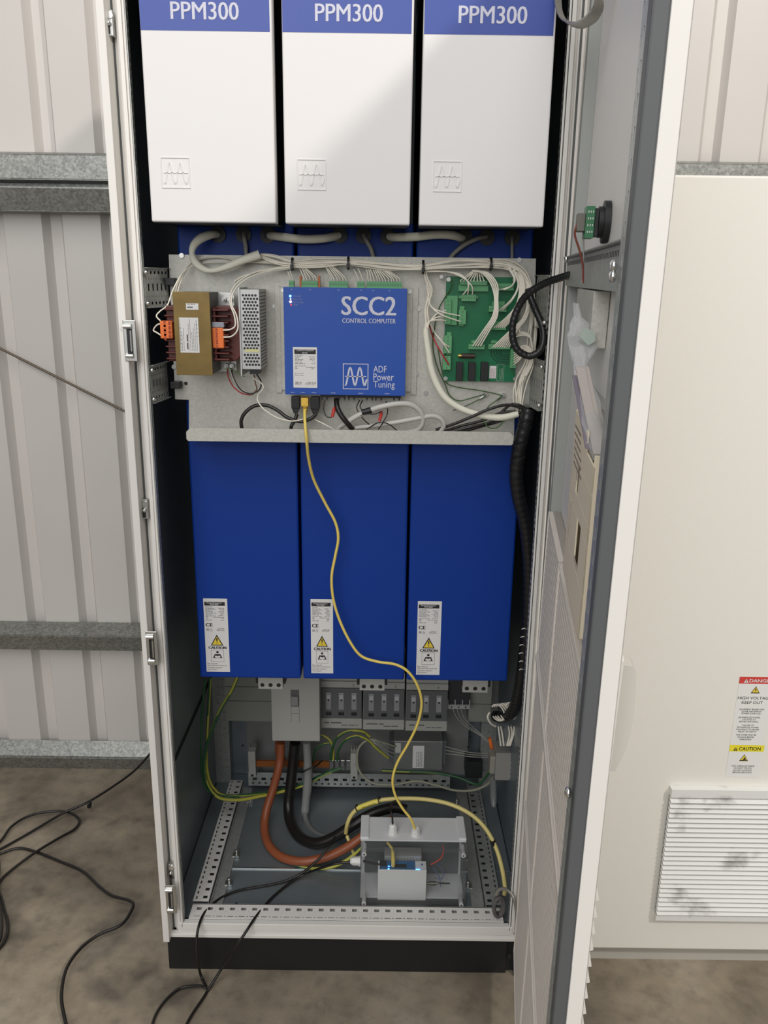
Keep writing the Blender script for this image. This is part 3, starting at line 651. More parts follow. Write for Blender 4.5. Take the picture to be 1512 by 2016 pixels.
G(903, 561, 961, 574, 0, d=.009, nm='connector_base'); G(905, 552, 958, 561, 9, d=.016); G(908, 580, 936, 593, 5); G(903, 582, 941, 588, 0, d=.007, nm='connector_base')
G(880, 582, 899, 640, 0, True, d=.008, nm='connector_base'); G(876, 588, 886, 637, 6, True, d=.016); G(903, 610, 916, 638, 4, True); G(905, 603, 913, 642, 0, True, d=.006, nm='connector_base')
G(874, 660, 888, 695, 5, True); G(880, 654, 887, 699, 0, True, d=.006, nm='connector_base'); G(872, 700, 886, 727, 4, True)
G(922, 677, 953, 687, 5); G(928, 670, 939, 676, 0, d=.009, nm='connector_base'); G(961, 677, 1003, 687, 8); G(967, 670, 978, 676, 0, d=.009, nm='connector_base')
G(980, 558, 1010, 572, 6); G(962, 602, 996, 614, 6); G(969, 593, 993, 602, 0, d=.009, nm='connector_base'); G(966, 640, 995, 649, 6); G(972, 633, 990, 640, 0, d=.009, nm='connector_base'); G(1005, 686, 1014, 724, 6, True)
for (xa, xb) in ((899, 910.5), (923, 935), (947.5, 960)):
    p, q = at(xa, 713, yp-.012), at(xb, 750, yp-.012); b = MB(); b.box(p.x, yp-.013, q.z, q.x, yp, p.z); b.build('relay', BLACK, PB, .0008)
p, q = at(908, 696, yp-.004), at(934, 705, yp-.004); zz = (p.z+q.z)/2; b = MB(); b.cyl((p.x, yp-.005, zz), (q.x, yp-.005, zz), .0045, 12); b.build('fuse_holder', mat('dark_brown_plastic', (.05, .025, .02), .4), PB); fh = C.objects[-1]
b = MB(); b.cyl((p.x-.006, yp-.005, zz), (p.x, yp-.005, zz), .0032, 12); b.build('brass_cap', mat('brass', (.7, .5, .15), .3, 1), fh)
p, q = at(964, 720, yp), at(976, 745, yp); b = MB(); b.box(p.x, yp-.0004, q.z, q.x, yp, p.z); b.build('sticker', PAPER, PB); lab = C.objects[-1]
g = MB(FR((q.x-.001, yp-.0004, q.z), (0, 0, 1), (-1, 0, 0))); [greek(g, .001, .019, .0012+.0022*i, .0012, i) for i in range(4)]; g.build('print', mat('faint_red_ink', (.4, .2, .2)), lab)
SILK = mat('silkscreen', (.45, .55, .45), .5)
g = MB(FR((0, yp-.0002, 0), (1, 0, 0), (0, 0, 1))); p, q = at(979, 717, yp), at(991, 750, yp)
for (a_, b_, c_, d_) in ((p.x, q.z, q.x, q.z+.0005), (p.x, p.z-.0005, q.x, p.z), (p.x, q.z, p.x+.0005, p.z), (q.x-.0005, q.z, q.x, p.z)): rect(g, a_, b_, c_, d_)
g.M = FR((q.x-.001, yp-.0002, q.z+.002), (0, 0, 1), (-1, 0, 0)); [greek(g, .001, .022, .0014+.0024*i, .0010, i+9) for i in range(3)]
g.build('silkscreen_print', SILK, PB)
g = MB()                                            # nested traces
for i in range(5):
    k = i*3.2; P = [(967+k*1.6, 689), (967+k*1.6, 700-k*.9), (981+k*.5, 716-k*1.3), (1003, 716-k*1.3)]
    for u_, v_ in zip(P[:-1], P[1:]): s_, t_ = at(*u_, yp), at(*v_, yp); g.tube([(s_.x, yp-.0002, s_.z), (t_.x, yp-.0002, t_.z)], .0008, 4, 0)
g.build('trace', mat('dark_trace', (.015, .05, .04), .4), PB)
# ================================================================ WIRES ON THE MOUNTING PLATE
def wire(par, pts, r, mt, name='wire', dy=.078, seg=6, sm=6):
    b = MB(); b.tube([at(q[0], q[1], q[2] if len(q) > 2 else dy) for q in pts], r, seg, sm); return b.build(name, mt, par)
def bundle(par, pts, n, r, spread, mt=WIREW, dy=.078, seed=1, name='wire', ddepth=.0024):
    rnd = random.Random(seed); m_ = len(pts)
    for i in range(n):
        base = -1+2*(i+.5)/n; ph = rnd.uniform(0, 6.28); P = []
        for j, q in enumerate(pts):
            a = pts[max(j-1, 0)]; c = pts[min(j+1, m_-1)]; dx, dz = c[0]-a[0], c[1]-a[1]; L = math.hypot(dx, dz) or 1
            sp = spread[j] if hasattr(spread, '__len__') else spread
            o = sp*(base*.8+.35*math.sin(j*1.1+ph)); y = (q[2] if len(q) > 2 else dy)+((i*7) % 3-1)*ddepth
            P.append((q[0]-dz/L*o, q[1]+dx/L*o, y))
        wire(par, P, r, mt, name)
def tie(par, p, ax, R, w=.004, mt=BLACK, tail=True, nm='cable_tie'):
    p = Vector(p); ax = Vector(ax).normalized(); b = MB(); b.ring(p-ax*w/2, ax, R*.85, R+.0012, w, 18)
    if tail: s = Vector((0, -1, 0)); q = p+Vector((0, -R-.001, -.004)); b.box(q.x-.003, q.y-.002, q.z-.004, q.x+.003, q.y+.002, q.z+.003)
    return b.build(nm, mt, par)
WR = .00125
HR = empty('wire_harness', at(760, 530, .08), 'bundle of white wires tied with black cable ties along the plate top', 'wire harness')
trunk = [(512, 503, .076), (540, 511, .07), (577, 519, .066), (630, 518, .066), (686, 516, .064), (760, 523, .066), (833, 526, .064), (900, 519, .066), (966, 519, .064), (1003, 523, .066), (1030, 540, .068), (1045, 575, .07), (1049, 620, .072), (1047, 670, .074), (1042, 715, .074), (1026, 750, .07), (1022, 785, .066), (1024, 820, .062)]
bundle(HR, trunk, 13, WR, [5, 9, 6, 8, 6, 9, 6, 9, 7, 9, 10, 8, 8, 9, 8, 12, 12, 6], seed=3)
for (pts, n, sp, sd) in (
    ([(437, 650, .0), (452, 649, .0), (463, 641, .0), (461, 620, .01), (453, 598, .02), (455, 575, .03), (468, 556, .045), (497, 538, .06), (540, 528, .07), (580, 524, .07), (640, 522, .07)], 1, 0, 4),
    ([(437, 664, .0), (456, 662, .0), (468, 648, .0), (466, 622, .01), (456, 598, .02), (460, 575, .03), (476, 556, .045), (505, 540, .06), (545, 531, .07), (580, 526, .07), (640, 524, .07)], 1, 0, 5),
    ([(462, 556, .06), (480, 545, .062), (520, 533, .066), (560, 528, .068), (600, 523, .068)], 2, 3, 6),
    ([(341, 600, .03), (345, 585, .045), (352, 560, .06), (368, 530, .08), (388, 512, .088), (430, 505, .09), (480, 512, .085), (540, 517, .078), (577, 521, .07)], 2, 4, 7),
    ([(318, 637, -.004), (309, 640, .0), (302, 650, .005), (309, 655, .0), (320, 662, -.004)], 1, 0, 8),
    ([(316, 632, .0), (308, 622, .01), (316, 612, .02), (330, 600, .03), (341, 570, .045), (362, 535, .07), (395, 519, .085), (450, 516, .085), (520, 517, .08), (575, 523, .075)], 1, 0, 9),
    ):
    bundle(HR, pts, n, WR*1.1, sp, seed=sd)
# wires into the control computer plugs
def fan(ends, start, y0, y1, n, sd, bend=10, mt=WIREW, par=HR):
    r = random.Random(sd)
    for i in range(n):
        t = i/max(n-1, 1); ex = ends[0]+(ends[2]-ends[0])*t; ey = ends[1]+(ends[3]-ends[1])*t
        sx = start[0]+(start[2]-start[0])*t+r.uniform(-1, 1); sy = start[1]+(start[3]-start[1])*t
        wire(par, [(ex, ey, y0), (ex-1+r.uniform(-1, 1), ey-bend*.6, (y0+y1)/2), ((ex+sx)/2, (ey+sy)/2-bend*.3, y1), (sx, sy, y1)], WR*.85, mt)
fan((598, 552, 623, 552), (590, 527, 600, 525), .058, .07, 5, 1); fan((652, 552, 681, 553), (640, 525, 655, 524), .058, .07, 6, 2)
fan((706, 554, 714, 554), (697, 530, 705, 528), .058, .07, 2, 3); fan((726, 554, 787, 555), (722, 530, 765, 533), .058, .07, 12, 4)
fan((571, 552, 576, 552), (566, 534, 570, 533), .058, .07, 2, 5)
# branch down to the board and sleeve
bundle(HR, [(836, 530, .07), (838, 548, .07), (845, 570, .07), (843, 592, .07), (840, 612, .07), (842, 634, .068), (838, 655, .064)], 5, WR, [4, 4, 6, 4, 4, 5, 4], seed=11)
bundle(HR, [(840, 560, .07), (844, 590, .07), (850, 605, .068), (864, 612, .066), (878, 617, .072)], 1, WR, 0, seed=12)
for k, (ey, mx) in enumerate(((611, 860), (623, 862), (631, 860))): wire(HR, [(836, 650-4*k, .066), (847, 632, .064), (mx, 618+6*k, .062), (878, ey, .072)], WR, WIREW)
for k, ey in enumerate((622, 633)): wire(HR, [(841, 575, .07), (848, 602, .066), (870, 614+6*k, .060), (906, ey, .072)], WR, WIREW)
for k, (ex, ey) in enumerate(((884, 683), (881, 688), (884, 694))): wire(HR, [(841, 590, .07), (846, 630, .068), (856, 655, .066), (870, 672, .064), (ex, ey, .072)], WR, WIREW)
for k, (ex, ey) in enumerate(((880, 712), (884, 718))): wire(HR, [(845, 640, .072), (853, 665, .07), (866, 690, .066), (ex, ey, .072)], WR*1.1, REDW, 'red_wire')
for k in range(3): wire(HR, [(838, 533+k, .07), (880, 535, .066), (906, 540+2*k, .06), (920, 553, .058), (914+8*k if k else 922, 566, .06), (912+9*k, 580, .072)], WR, WIREW)
for k in range(4): wire(HR, [(930+3*k, 533, .07), (950+4*k, 538, .062), (967+4*k, 560, .055), (974+2*k, 590, .05), (970+3*k, 622, .05), (952+4*k, 650, .056), (931+5*k, 681, .072)], WR*1.15, WIREW)
fan((908, 554, 954, 554), (934, 531, 942, 531), .07, .074, 8, 21, 4)
for k in range(3): wire(HR, [(1000+2*k, 527, .066), (1012+k, 548, .06), (1008, 562, .058), (994, 568+k, .06), (982+6*k, 571, .074)], WR, WIREW)
for k in range(2): wire(HR, [(1010+3*k, 530, .066), (1020+k, 560, .06), (1008+2*k, 588, .056), (984+5*k, 611, .074)], WR*1.1, WIREW)
for k in range(6): wire(HR, [(1016+2*k, 536, .068), (1023+2*k, 565, .06), (1017+2*k, 598, .056), (1000+3*k, 622, .058), (973+4*k, 645, .074)], WR, WIREW)
for k in range(8): wire(HR, [(1030+2*k, 545+k, .07), (1038+k, 590, .062), (1030+k, 625, .058), (1005+2*k, 650, .058), (970+4.6*k, 684, .074)], WR, WIREW)
for k in range(3): wire(HR, [(1040, 570, .07), (1043-k, 600, .06), (1030, 625, .058), (1018+2*k, 648+3*k, .06)], WR*1.1, WIREW)
for k in range(7): wire(HR, [(1012, 690+4.6*k, .074), (1020, 686+4.2*k, .066), (1034, 680+3*k, .06), (1046, 690+2*k, .06), (1048-k, 715, .066), (1036-k, 740, .068)], WR*1.05, WIREW)
for k in range(3): wire(HR, [(1016, 655+4*k, .066), (1030, 654+3*k, .058), (1044, 662+2*k, .058), (1049-k, 690, .064), (1047, 715, .068)], WR*1.05, WIREW)
for (x_, y_) in ((576, 520), (686, 518), (833, 526), (966, 520)): tie(HR, at(x_, y_, .066), (1, 0, 0), .0105 if x_ != 833 else .0115)
p = at(869, 545, .07); b = MB(); b.box(p.x-.003, .07, p.z-.003, p.x+.003, .085, p.z+.003); b.build('tie_mount', LPVC, HR)
def single(pts, r, mt, label, cat, group=None, name='cable', seg=8, dy=.078, rr=None, flat=1.0):
    b = MB(); b.tube([at(q[0], q[1], q[2] if len(q) > 2 else dy) for q in pts], rr or r, seg, 8, flat=flat); return tag(b.build(name, mt), label, cat, group)
# sleeves and grey cables between the grommets
single([(430, 462, .128), (415, 462, .10), (396, 469, .085), (382, 482, .078), (378, 498, .074), (384, 515, .07), (398, 528, .066), (417, 533, .062), (445, 526, .06), (478, 512, .062), (511, 501, .066)], .006, SLEEVE, 'flattened ivory sleeve drooping from the leftmost grommet to the wire harness', 'sleeve', name='cable_sleeve', seg=12, rr=[.0060, .0074, .0082, .0070, .0052, .0072, .0064, .0046, .0062, .0074, .0082])
single([(530, 464, .130), (545, 465, .108), (575, 469, .10), (605, 471, .10), (640, 469, .104), (670, 463, .130)], .0078, SLEEVE, 'thick ivory sleeve looping under the first gap between the white covers', 'sleeve', name='cable_sleeve', seg=12)
single([(764, 466, .130), (785, 467, .106), (820, 466, .10), (855, 462, .10), (890, 463, .104), (912, 470, .130)], .0078, SLEEVE, 'thick ivory sleeve looping under the second gap between the white covers', 'sleeve', name='cable_sleeve', seg=12)
for (pts, lab) in (([(480, 458, .125), (481, 470, .112), (484, 488, .112), (485, 515, .112)], 'grey cable hanging from the second grommet from the left'),
                   ([(716, 462, .125), (722, 475, .112), (731, 492, .112), (738, 520, .112)], 'grey cable leaning down from the grommet above the blue control box'),
                   ([(958, 466, .125), (940, 470, .112), (915, 482, .110), (893, 500, .112), (880, 520, .112)], 'grey cable slanting left from the second grommet from the right'),
                   ([(1008, 465, .125), (1008, 480, .112), (1008, 500, .112), (1008, 520, .112)], 'thin grey cable hanging straight down from the rightmost grommet')):
    single(pts, .0042 if 'thin' not in lab else .003, mat('warm_grey_sheath', (.30, .285, .25), .5), lab, 'cable')
single([(838, 646, .064), (839, 662, .064), (843, 690, .064), (848, 722, .064), (858, 752, .064), (876, 782, .062), (905, 803, .06), (945, 817, .058), (985, 822, .056), (1020, 815, .056)], .0065, SLEEVE, 'long ivory sleeve curving from the board wires down to the black bundle', 'sleeve', name='cable_sleeve', seg=12, rr=[.0050, .0058, .0062, .0066, .0066, .0062, .0060, .0062, .0066, .0062])
# black spiral wrapped cable from the door
def spiral(pts, r, n):                               # overlapping turns of wrap
    P = catmull([at(*q) for q in pts], 10); out = []; b = MB()
    L = [0]
    for i in range(1, len(P)): L.append(L[-1]+(P[i]-P[i-1]).length)
    k = 0; Q = []; rs = []
    for i in range(n*4+1):
        d = L[-1]*i/(n*4)
        while k < len(L)-2 and L[k+1] < d: k += 1
        t = (d-L[k])/max(L[k+1]-L[k], 1e-9); Q.append(P[k].lerp(P[k+1], min(t, 1))); rs.append(r*(1.0, 1.02, 1.0, .93)[i % 4])
    b.tube(Q, rs, 12, 0); return b
SP = mat('black_spiral_wrap', (.012, .012, .013), .35, noise=.15, nscale=80)
b = spiral([(1150, 548, -.20), (1130, 540, -.10), (1100, 548, -.045), (1068, 560, -.015), (1040, 578, .0), (1022, 602, .01), (1010, 635, .012), (1010, 668, .012), (1020, 690, .01), (1042, 701, .008), (1062, 691, .006), (1070, 668, .01), (1067, 640, .02), (1055, 612, .03), (1046, 590, .04), (1040, 570, .05)], .0065, 56)
b.tube([at(1135, 541, -.11), at(1165, 549, -.26), at(1198, 556, -.42)], .0018, 6, 4); tag(b.build('wrapped_cable', SP), 'black spiral-wrapped cable looping from the door over the right bracket', 'cable')
b = spiral([(1040, 806, .05), (1036, 830, .048), (1027, 862, .05), (1019, 900, .055), (1016, 940, .06), (1022, 985, .068), (1033, 1025, .08), (1040, 1080, .09), (1043, 1150, .10), (1040, 1230, .11), (1030, 1310, .13), (1020, 1370, .16), (1008, 1402, .20), (990, 1412, .24), (976, 1410, .27)], .0135, 60)
BU = tag(b.build('wrapped_cable_bundle', SP), 'thick black wrapped cable bundle running down the right inner side', 'cable bundle')
for (x_, y_) in ((1019, 900), (1023, 872), (1033, 832), (1035, 822)):
    p = at(x_, y_, .045); b = MB(); b.ring(p, (.25, 0, -1), .0128, .0150, .003, 18); b.build('cable_tie', BLACK, BU)
# black cables joining the bundle from the shelf
for k, pts in enumerate(([(858, 846, .062), (890, 836, .056), (925, 822, .05), (962, 806, .048), (1000, 797, .05), (1035, 806, .05)],
                         [(870, 850, .07), (910, 838, .062), (950, 828, .06), (990, 812, .06), (1030, 812, .055)],
                         [(880, 852, .06), (930, 840, .055), (968, 830, .06), (1000, 800, .06), (1020, 797, .055), (1050, 812, .055)],
                         [(905, 852, .07), (945, 840, .07), (975, 832, .066), (1010, 820, .06), (1035, 815, .055)])):
    single(pts, .0028, BLKC, 'black cable rising from the shelf into the wrapped bundle', 'cable', 'black cables beside the bundle')
# green earth wires
EG = mat('dark_green_wire', (.05, .12, .035), .5)
for pts, lab in (([(852, 655, .09), (853, 690, .088), (862, 725, .088), (876, 756, .088), (885, 778, .086), (903, 789, .084), (930, 783, .084), (955, 776, .09)], 'thin green wire curving from left of the board to the left earth screw'),
                 ([(862, 684, .09), (868, 720, .09), (878, 752, .09), (900, 762, .09), (940, 768, .09), (975, 775, .09), (990, 780, .09)], 'thin green wire running under the board to the right earth screw'),
                 ([(889, 548, .078), (888, 566, .08), (876, 586, .088), (865, 605, .09), (857, 635, .09), (853, 665, .09)], 'thin green wire from the top left board screw'),
                 ([(957, 779, .09), (940, 788, .088), (915, 800, .088), (892, 808, .088)], 'short green wire running left from the left earth screw'),
                 ([(988, 780, .09), (975, 790, .086), (962, 800, .084), (953, 815, .08)], 'short green wire running down from the right earth screw'),
                 ([(950, 820, .06), (960, 840, .05), (978, 842, .05), (993, 828, .055)], 'green wire peeking over the shelf near the right end')):
    single(pts, .0011, EG, lab, 'wire', name='earth_wire', seg=6)
b = MB(); p = at(441, 724, .05)
for (x_, y_, lab) in ((956, 776, 'left of the two bright earth screws under the green board'), (990, 778, 'right of the two bright earth screws under the green board')):
    p = at(x_, y_, YM); b = MB(); screw(b, p, (0, -1, 0), .0055, .005); b.cyl((p.x-.003, YM-.003, p.z-.003), (p.x-.012, YM-.004, p.z-.009), .002, 8); tag(b.build('earth_screw', CHROME), lab, 'screw')
single([(444, 726, .04), (452, 726, .045), (462, 730, .06), (474, 738, .07), (482, 742, .075)], .001, mat('light_green_wire', (.25, .42, .18), .5), 'thin green wire from the transformer foot to the power supply', 'wire', name='earth_wire', seg=6)
for mt, pts, lab in ((REDW, [(447, 715, .06), (449, 740, .06), (460, 762, .06), (478, 775, .06), (498, 777, .06)], 'red wire looping under the transformer'),
                     (BLKC, [(455, 715, .066), (458, 738, .06), (472, 765, .055), (492, 775, .055), (510, 768, .055), (514, 752, .055), (504, 735, .05)], 'black wire looping under the power supply'),
                     (WIREW, [(452, 712, .062), (455, 735, .062), (468, 760, .06), (485, 773, .06)], 'white wire looping under the transformer'),
                     (WIREW, [(497, 735, .045), (500, 745, .045), (515, 755, .045), (518, 765, .045), (508, 778, .05), (508, 790, .045), (520, 806, .04), (545, 822, .04), (575, 829, .042), (598, 825, .05)], 'white wire drooping from the power supply to the blue box plugs'),
                     (mat('brown_wire', (.22, .12, .07), .5), [(500, 738, .05), (503, 755, .05), (505, 768, .055), (490, 779, .055)], 'brown wire below the power supply')):
    single(pts, .0013, mt, lab, 'wire', name='wire', seg=6)
# plugs and cables below the control computer
def plug(x0_, x1_, y0_, y1_, label, mt=BLACK, y=.052, cat='plug'):
    p, q = at(x0_, y0_, y), at(x1_, y1_, y); w_ = q.x-p.x; b = MB(); hh = p.z-q.z
    b.box(p.x, y, q.z+hh*.32, q.x, y+.017, p.z); b.prism([(p.x+w_*.02, y+.002, q.z+hh*.32), (p.x+w_*.28, y+.002, q.z), (q.x-w_*.28, y+.002, q.z), (q.x-w_*.02, y+.002, q.z+hh*.32)][::1], (0, 1, 0), .013)
    return tag(b.build('cable_plug', mt, None, .0012), label, cat)
plug(573, 590, 781, 815, 'narrow black plug under the blue box, left of the yellow plug'); plug(611, 629, 782, 817, 'wide black plug under the blue box, right of the yellow plug')
for pts, r, lab in (([(585, 815, .055), (580, 828, .05), (574, 838, .045), (572, 850, .05)], .0035, 'black lead dropping from the narrow black plug'),
                    ([(622, 816, .055), (612, 824, .05), (592, 830, .048), (566, 822, .05), (545, 807, .055), (524, 798, .058), (502, 799, .058), (484, 811, .056), (475, 828, .055), (477, 848, .055)], .0035, 'thick black cable arching left above the shelf lip')):
    single(pts, r, BLKC, lab, 'cable')
single([(640, 788, .058), (637, 805, .05), (643, 820, .045), (653, 822, .045)], .0011, BLKC, 'thin black lead curling to the left red terminal', 'wire', name='wire')
WHC = mat('white_grey_cable', (.55, .54, .50), .5)
single([(662, 786, .06), (664, 802, .045), (672, 818, .04), (683, 832, .04), (694, 845, .05)], .005, BLKC, 'black sleeved cable slanting down from the middle port', 'cable')
single([(728, 808, .04), (750, 801, .036), (785, 795, .036), (812, 798, .04), (829, 813, .045), (832, 832, .05), (822, 846, .055), (800, 850, .06)], .0052, WHC, 'white cable arching high over the shelf under the blue box', 'cable')
single([(725, 811, .04), (705, 818, .042), (685, 830, .046), (670, 840, .055), (664, 850, .06)], .0052, WHC, 'white cable tail running left from the black boot', 'cable')
single([(700, 842, .055), (735, 838, .05), (775, 832, .045), (815, 825, .045), (850, 819, .05), (868, 825, .052), (874, 838, .055), (866, 852, .06)], .0045, WHC, 'lower white cable lying along the shelf to the right', 'cable')
single([(713, 812, .040), (722, 810, .039), (731, 807, .039)], .0060, BLACK, 'black boot joining the two white cables', 'cable boot', name='cable_boot')
single([(620, 826, .06), (640, 836, .05), (662, 848, .055)], .0012, WIREW, 'short white wire lying over the shelf edge', 'wire', name='wire')
for k, pts in enumerate(([(708, 788, .06), (702, 802, .05), (708, 815, .045), (718, 828, .045), (730, 838, .05)], [(714, 788, .06), (709, 800, .05), (716, 812, .046)],
                         [(700, 822, .04), (718, 815, .036), (738, 815, .036), (750, 810, .038)], [(760, 790, .06), (763, 812, .045), (755, 830, .04), (745, 845, .05)], [(722, 845, .05), (745, 832, .04), (765, 835, .04), (782, 848, .05)])):
    single(pts, .0011, BLKC, 'thin black lead curling under the blue box ports', 'wire', 'thin black leads above the shelf', name='wire', seg=6)
for (x_, y_, lab) in ((656, 813, 'left of the two red cable terminals above the shelf'), (749, 821, 'right of the two red cable terminals above the shelf')):
    p, q = at(x_+2, y_-8, .044), at(x_-2, y_+8, .042); b = MB(); b.cyl(p, q, .0034, 10, .0028); b.cyl(p+Vector((0, 0, .004)), p, .0018, 8); tag(b.build('cable_terminal', mat('red_vinyl', (.55, .04, .03), .4)), lab, 'terminal')
# yellow patch cable
YP = empty('patch_cable', at(700, 1300, .08), 'yellow network cable snaking from the blue box down to the clear box', 'cable')
b = MB(); b.tube([at(*q) for q in ((600, 806, .056), (600, 820, .04), (601, 838, .026), (604, 870, .024), (608, 905, .045), (618, 945, .07), (640, 990, .085), (660, 1028, .09), (666, 1060, .09), (660, 1095, .09), (653, 1135, .09), (656, 1178, .092), (669, 1222, .092), (690, 1265, .09), (712, 1292, .09), (745, 1303, .09), (778, 1308, .09), (803, 1322, .088), (822, 1350, .09), (830, 1385, .095), (822, 1425, .10), (803, 1465, .105), (782, 1502, .108), (773, 1535, .108), (778, 1565, .108), (793, 1592, .106), (808, 1611, .104), (817, 1632, .104))], .0030, 8, 10)
b.build('cable', YELC, YP)
p, q = at(592, 783, .052), at(608, 806, .052); b = MB(); b.box(p.x+.001, .050, q.z+.006, q.x-.001, .064, p.z); b.box(p.x+.003, .049, p.z-.013, q.x-.003, .051, p.z-.001)
for i in range(4): z_ = q.z+.006-.0045*i; b.cyl(((p.x+q.x)/2, .057, z_), ((p.x+q.x)/2, .057, z_-.003), .0048-.0004*i, 12)
b.build('plug', mat('yellow_plug_boot', (.80, .52, .08), .4), YP)
# ================================================================ LOWER COMPARTMENT
def pt(q):                                           # (px, py, y) or (px, py, 'z', height)
    return atz(q[0], q[1], q[3]) if len(q) == 4 else at(*q)
def cab(pts, r, mt, label, cat='cable', group=None, name='cable', seg=10, rr=None, sm=8):
    b = MB(); b.tube([pt(q) for q in pts], rr or r, seg, sm); return tag(b.build(name, mt), label, cat, group)
def earth(pts, r, label, group=None, seg=10, mats=None):
    P = catmull([pt(q) for q in pts], 8); b = MB(); b.tube(P, r, seg, 0)
    for i in range(len(b.f)-2):
        ring_, j = divmod(i, seg); b.mi[i] = 1 if (j-ring_//9) % seg in (3, 4, 5, 6, 7) else 0
    return tag(b.build('earth_cable', mats or [EARTHY, EARTHG]), label, 'cable', group)
LG = mat('light_grey_housing', (.40, .40, .37), .5); DG = mat('dark_grey_cover', (.115, .12, .125), .5); SMOKE = mat('smoked_window', (.30, .30, .31), .25)
# wiring duct cover left of the breaker
yb = .46; p, q = at(441, 1325, yb), at(531, 1420, yb); b = MB(); b.box(p.x, yb, q.z, q.x+.03, .533, ZB-.002)
for yy in (1352, 1380): z_ = at(480, yy, yb).z; b.cur = 1; b.box(p.x, yb-.0004, z_-.0007, q.x+.01, yb, z_+.0007); b.cur = 0
tag(b.build('duct_cover', [mat('green_grey_cover', (.27, .28, .245), .55), BLACK], None, 0), 'pale grey duct cover behind the main breaker, below the left module', 'duct cover')
# main breaker
yb = .345; p, q, r_ = at(533, 1351, yb), at(630, 1460, yb), at(534, 1459, yb)
MBK = empty('main_breaker', ((p.x+q.x)/2, .43, q.z), 'big light grey main breaker hanging under the gap of the left modules', 'breaker')
x0, x1, z0 = p.x, q.x, q.z; z1 = ZB-.002
b = MB(); b.box(x0, yb, z0, x1, .50, z1); b.build('housing', LG, MBK, .002)
a, c = at(572, 1358, yb), at(589, 1391, yb); b = MB(); b.box(a.x, yb-.001, c.z, c.x, yb+.001, a.z); b.build('toggle_recess', DG, MBK)
b = MB(); b.box(a.x+.002, yb-.008, c.z+.006, c.x-.002, yb, (a.z+c.z)/2+.008); b.build('toggle', mat('toggle_grey', (.26, .26, .25), .5), MBK, .001)
b = MB(); zz = at(580, 1422, yb).z
for xx in (a.x, c.x): b.box(xx-.0004, yb-.0003, zz, xx+.0004, yb, c.z)
zz = at(580, 1405, yb).z; b.box(a.x, yb-.0003, zz, c.x, yb, zz+.0006); b.build('engraved_line', MIDPL, MBK)
b = MB(); b.box(x0+.012, yb+.02, z0-.012, x1-.012, .48, z0); b.build('terminal_shroud', BLACK, MBK)
# three fuse switches
yb = .40
for k, (xa, xb, cs, lab) in enumerate(((632, 712.5, (647, 672, 697), 'leftmost of three grey fuse switches, next to the main breaker'), (715, 796, (731, 756, 781), 'middle of three grey fuse switches under the modules'), (799, 881, (814, 839, 864), 'rightmost of three grey fuse switches, crossed by the yellow cable'))):
    dy = k*2.5; z = lambda py: at((xa+xb)/2, py+dy, yb).z
    p, q = at(xa, 1400, yb), at(xb, 1400, yb)
    F = empty('fuse_switch', ((p.x+q.x)/2, .45, z(1434)), lab, 'fuse switch', 'fuse switches on the rear plate')
    b = MB(); b.box(p.x, yb+.006, z(1434), q.x, .53, min(z(1325), ZB-.002)); b.box(p.x, yb, z(1354), q.x, yb+.006, z(1342)); b.box(p.x, yb, z(1434), q.x, yb+.006, z(1414)); b.build('housing', LG, F, .0008)
    b = MB(); b.box(p.x+.001, yb-.003, z(1413.5), q.x-.001, yb+.006, z(1354.5)); b.build('cover', DG, F, .001)
    for c_ in cs:
        w_ = .0068; cx = at(c_, 1385, yb).x; b = MB(); b.box(cx-w_, yb-.004, z(1396), cx+w_, yb-.002, z(1363)); b.build('fuse_window', SMOKE, F, .002); fwn = C.objects[-1]
        g = MB(); g.box(cx-w_*.7, yb-.0045, z(1375), cx+w_*.7, yb-.0038, z(1367)); g.build('reflector', mat('pale_insert', (.5, .5, .5), .3), fwn, .0015)
        g = MB(); g.cyl((cx, yb-.0055, z(1377)), (cx, yb-.004, z(1377)), .0022, 10); g.build('indicator', BLACK, fwn)
        g = MB(); g.box(cx-w_*1.05, yb-.0045, z(1407), cx+w_*1.05, yb-.0025, z(1400.5)); g.build('slot', BLACK, F, .0015)
    g = MB(FR((p.x, yb-.0003, z(1434)), (1, 0, 0), (0, 0, 1))); W_ = q.x-p.x
    greek(g, W_*.08, W_*.5, (z(1424)-z(1434)), .006, k+1); greek(g, W_*.5, W_*.9, (z(1428)-z(1434)), .004, k+5); g.build('print', MIDPL, F)
    text('lettering', str(3+k-1) if k else '3', FR((at(xa+62, 1350, yb).x, yb-.0003, z(1351)), (1, 0, 0), (0, 0, 1)), None, .007, MIDPL, F)
# contactor and cover at right
yb = .42; p, q = at(883, 1345, yb), at(924, 1394, yb)
K = empty('auxiliary_breaker', ((p.x+q.x)/2, .47, q.z), 'small dark three-pole breaker right of the fuse switches', 'breaker')
b = MB(); b.box(p.x, yb, q.z, q.x, .53, ZB-.002); b.build('housing', mat('charcoal_plastic', (.03, .032, .038), .5), K, .001)
b = MB(); zq = at(900, 1386, yb).z
b.box(p.x-.001, yb-.006, q.z, q.x, yb, zq)
for i in range(4): xx = p.x+(q.x-p.x)*(i/3); b.box(xx-.0014, yb-.005, q.z, xx+.0014, yb, zq+.014)
b.build('terminal_strip', LG, K, .0005)
b = MB()
for i in range(3): xx = p.x+(q.x-p.x)*(.18+.32*i); b.cyl((xx, yb-.0063, (q.z+zq)/2), (xx, yb-.005, (q.z+zq)/2), .0022, 8)
b.build('terminal_screw', BLACK, K)
p, q = at(925, 1345, .45), at(965, 1421, .45); b = MB(); b.box(p.x, .45, q.z, q.x, .533, ZB-.002); z_ = at(940, 1386, .45).z; b.cur = 1; b.box(p.x, .4496, z_-.0005, q.x, .45, z_+.0005)
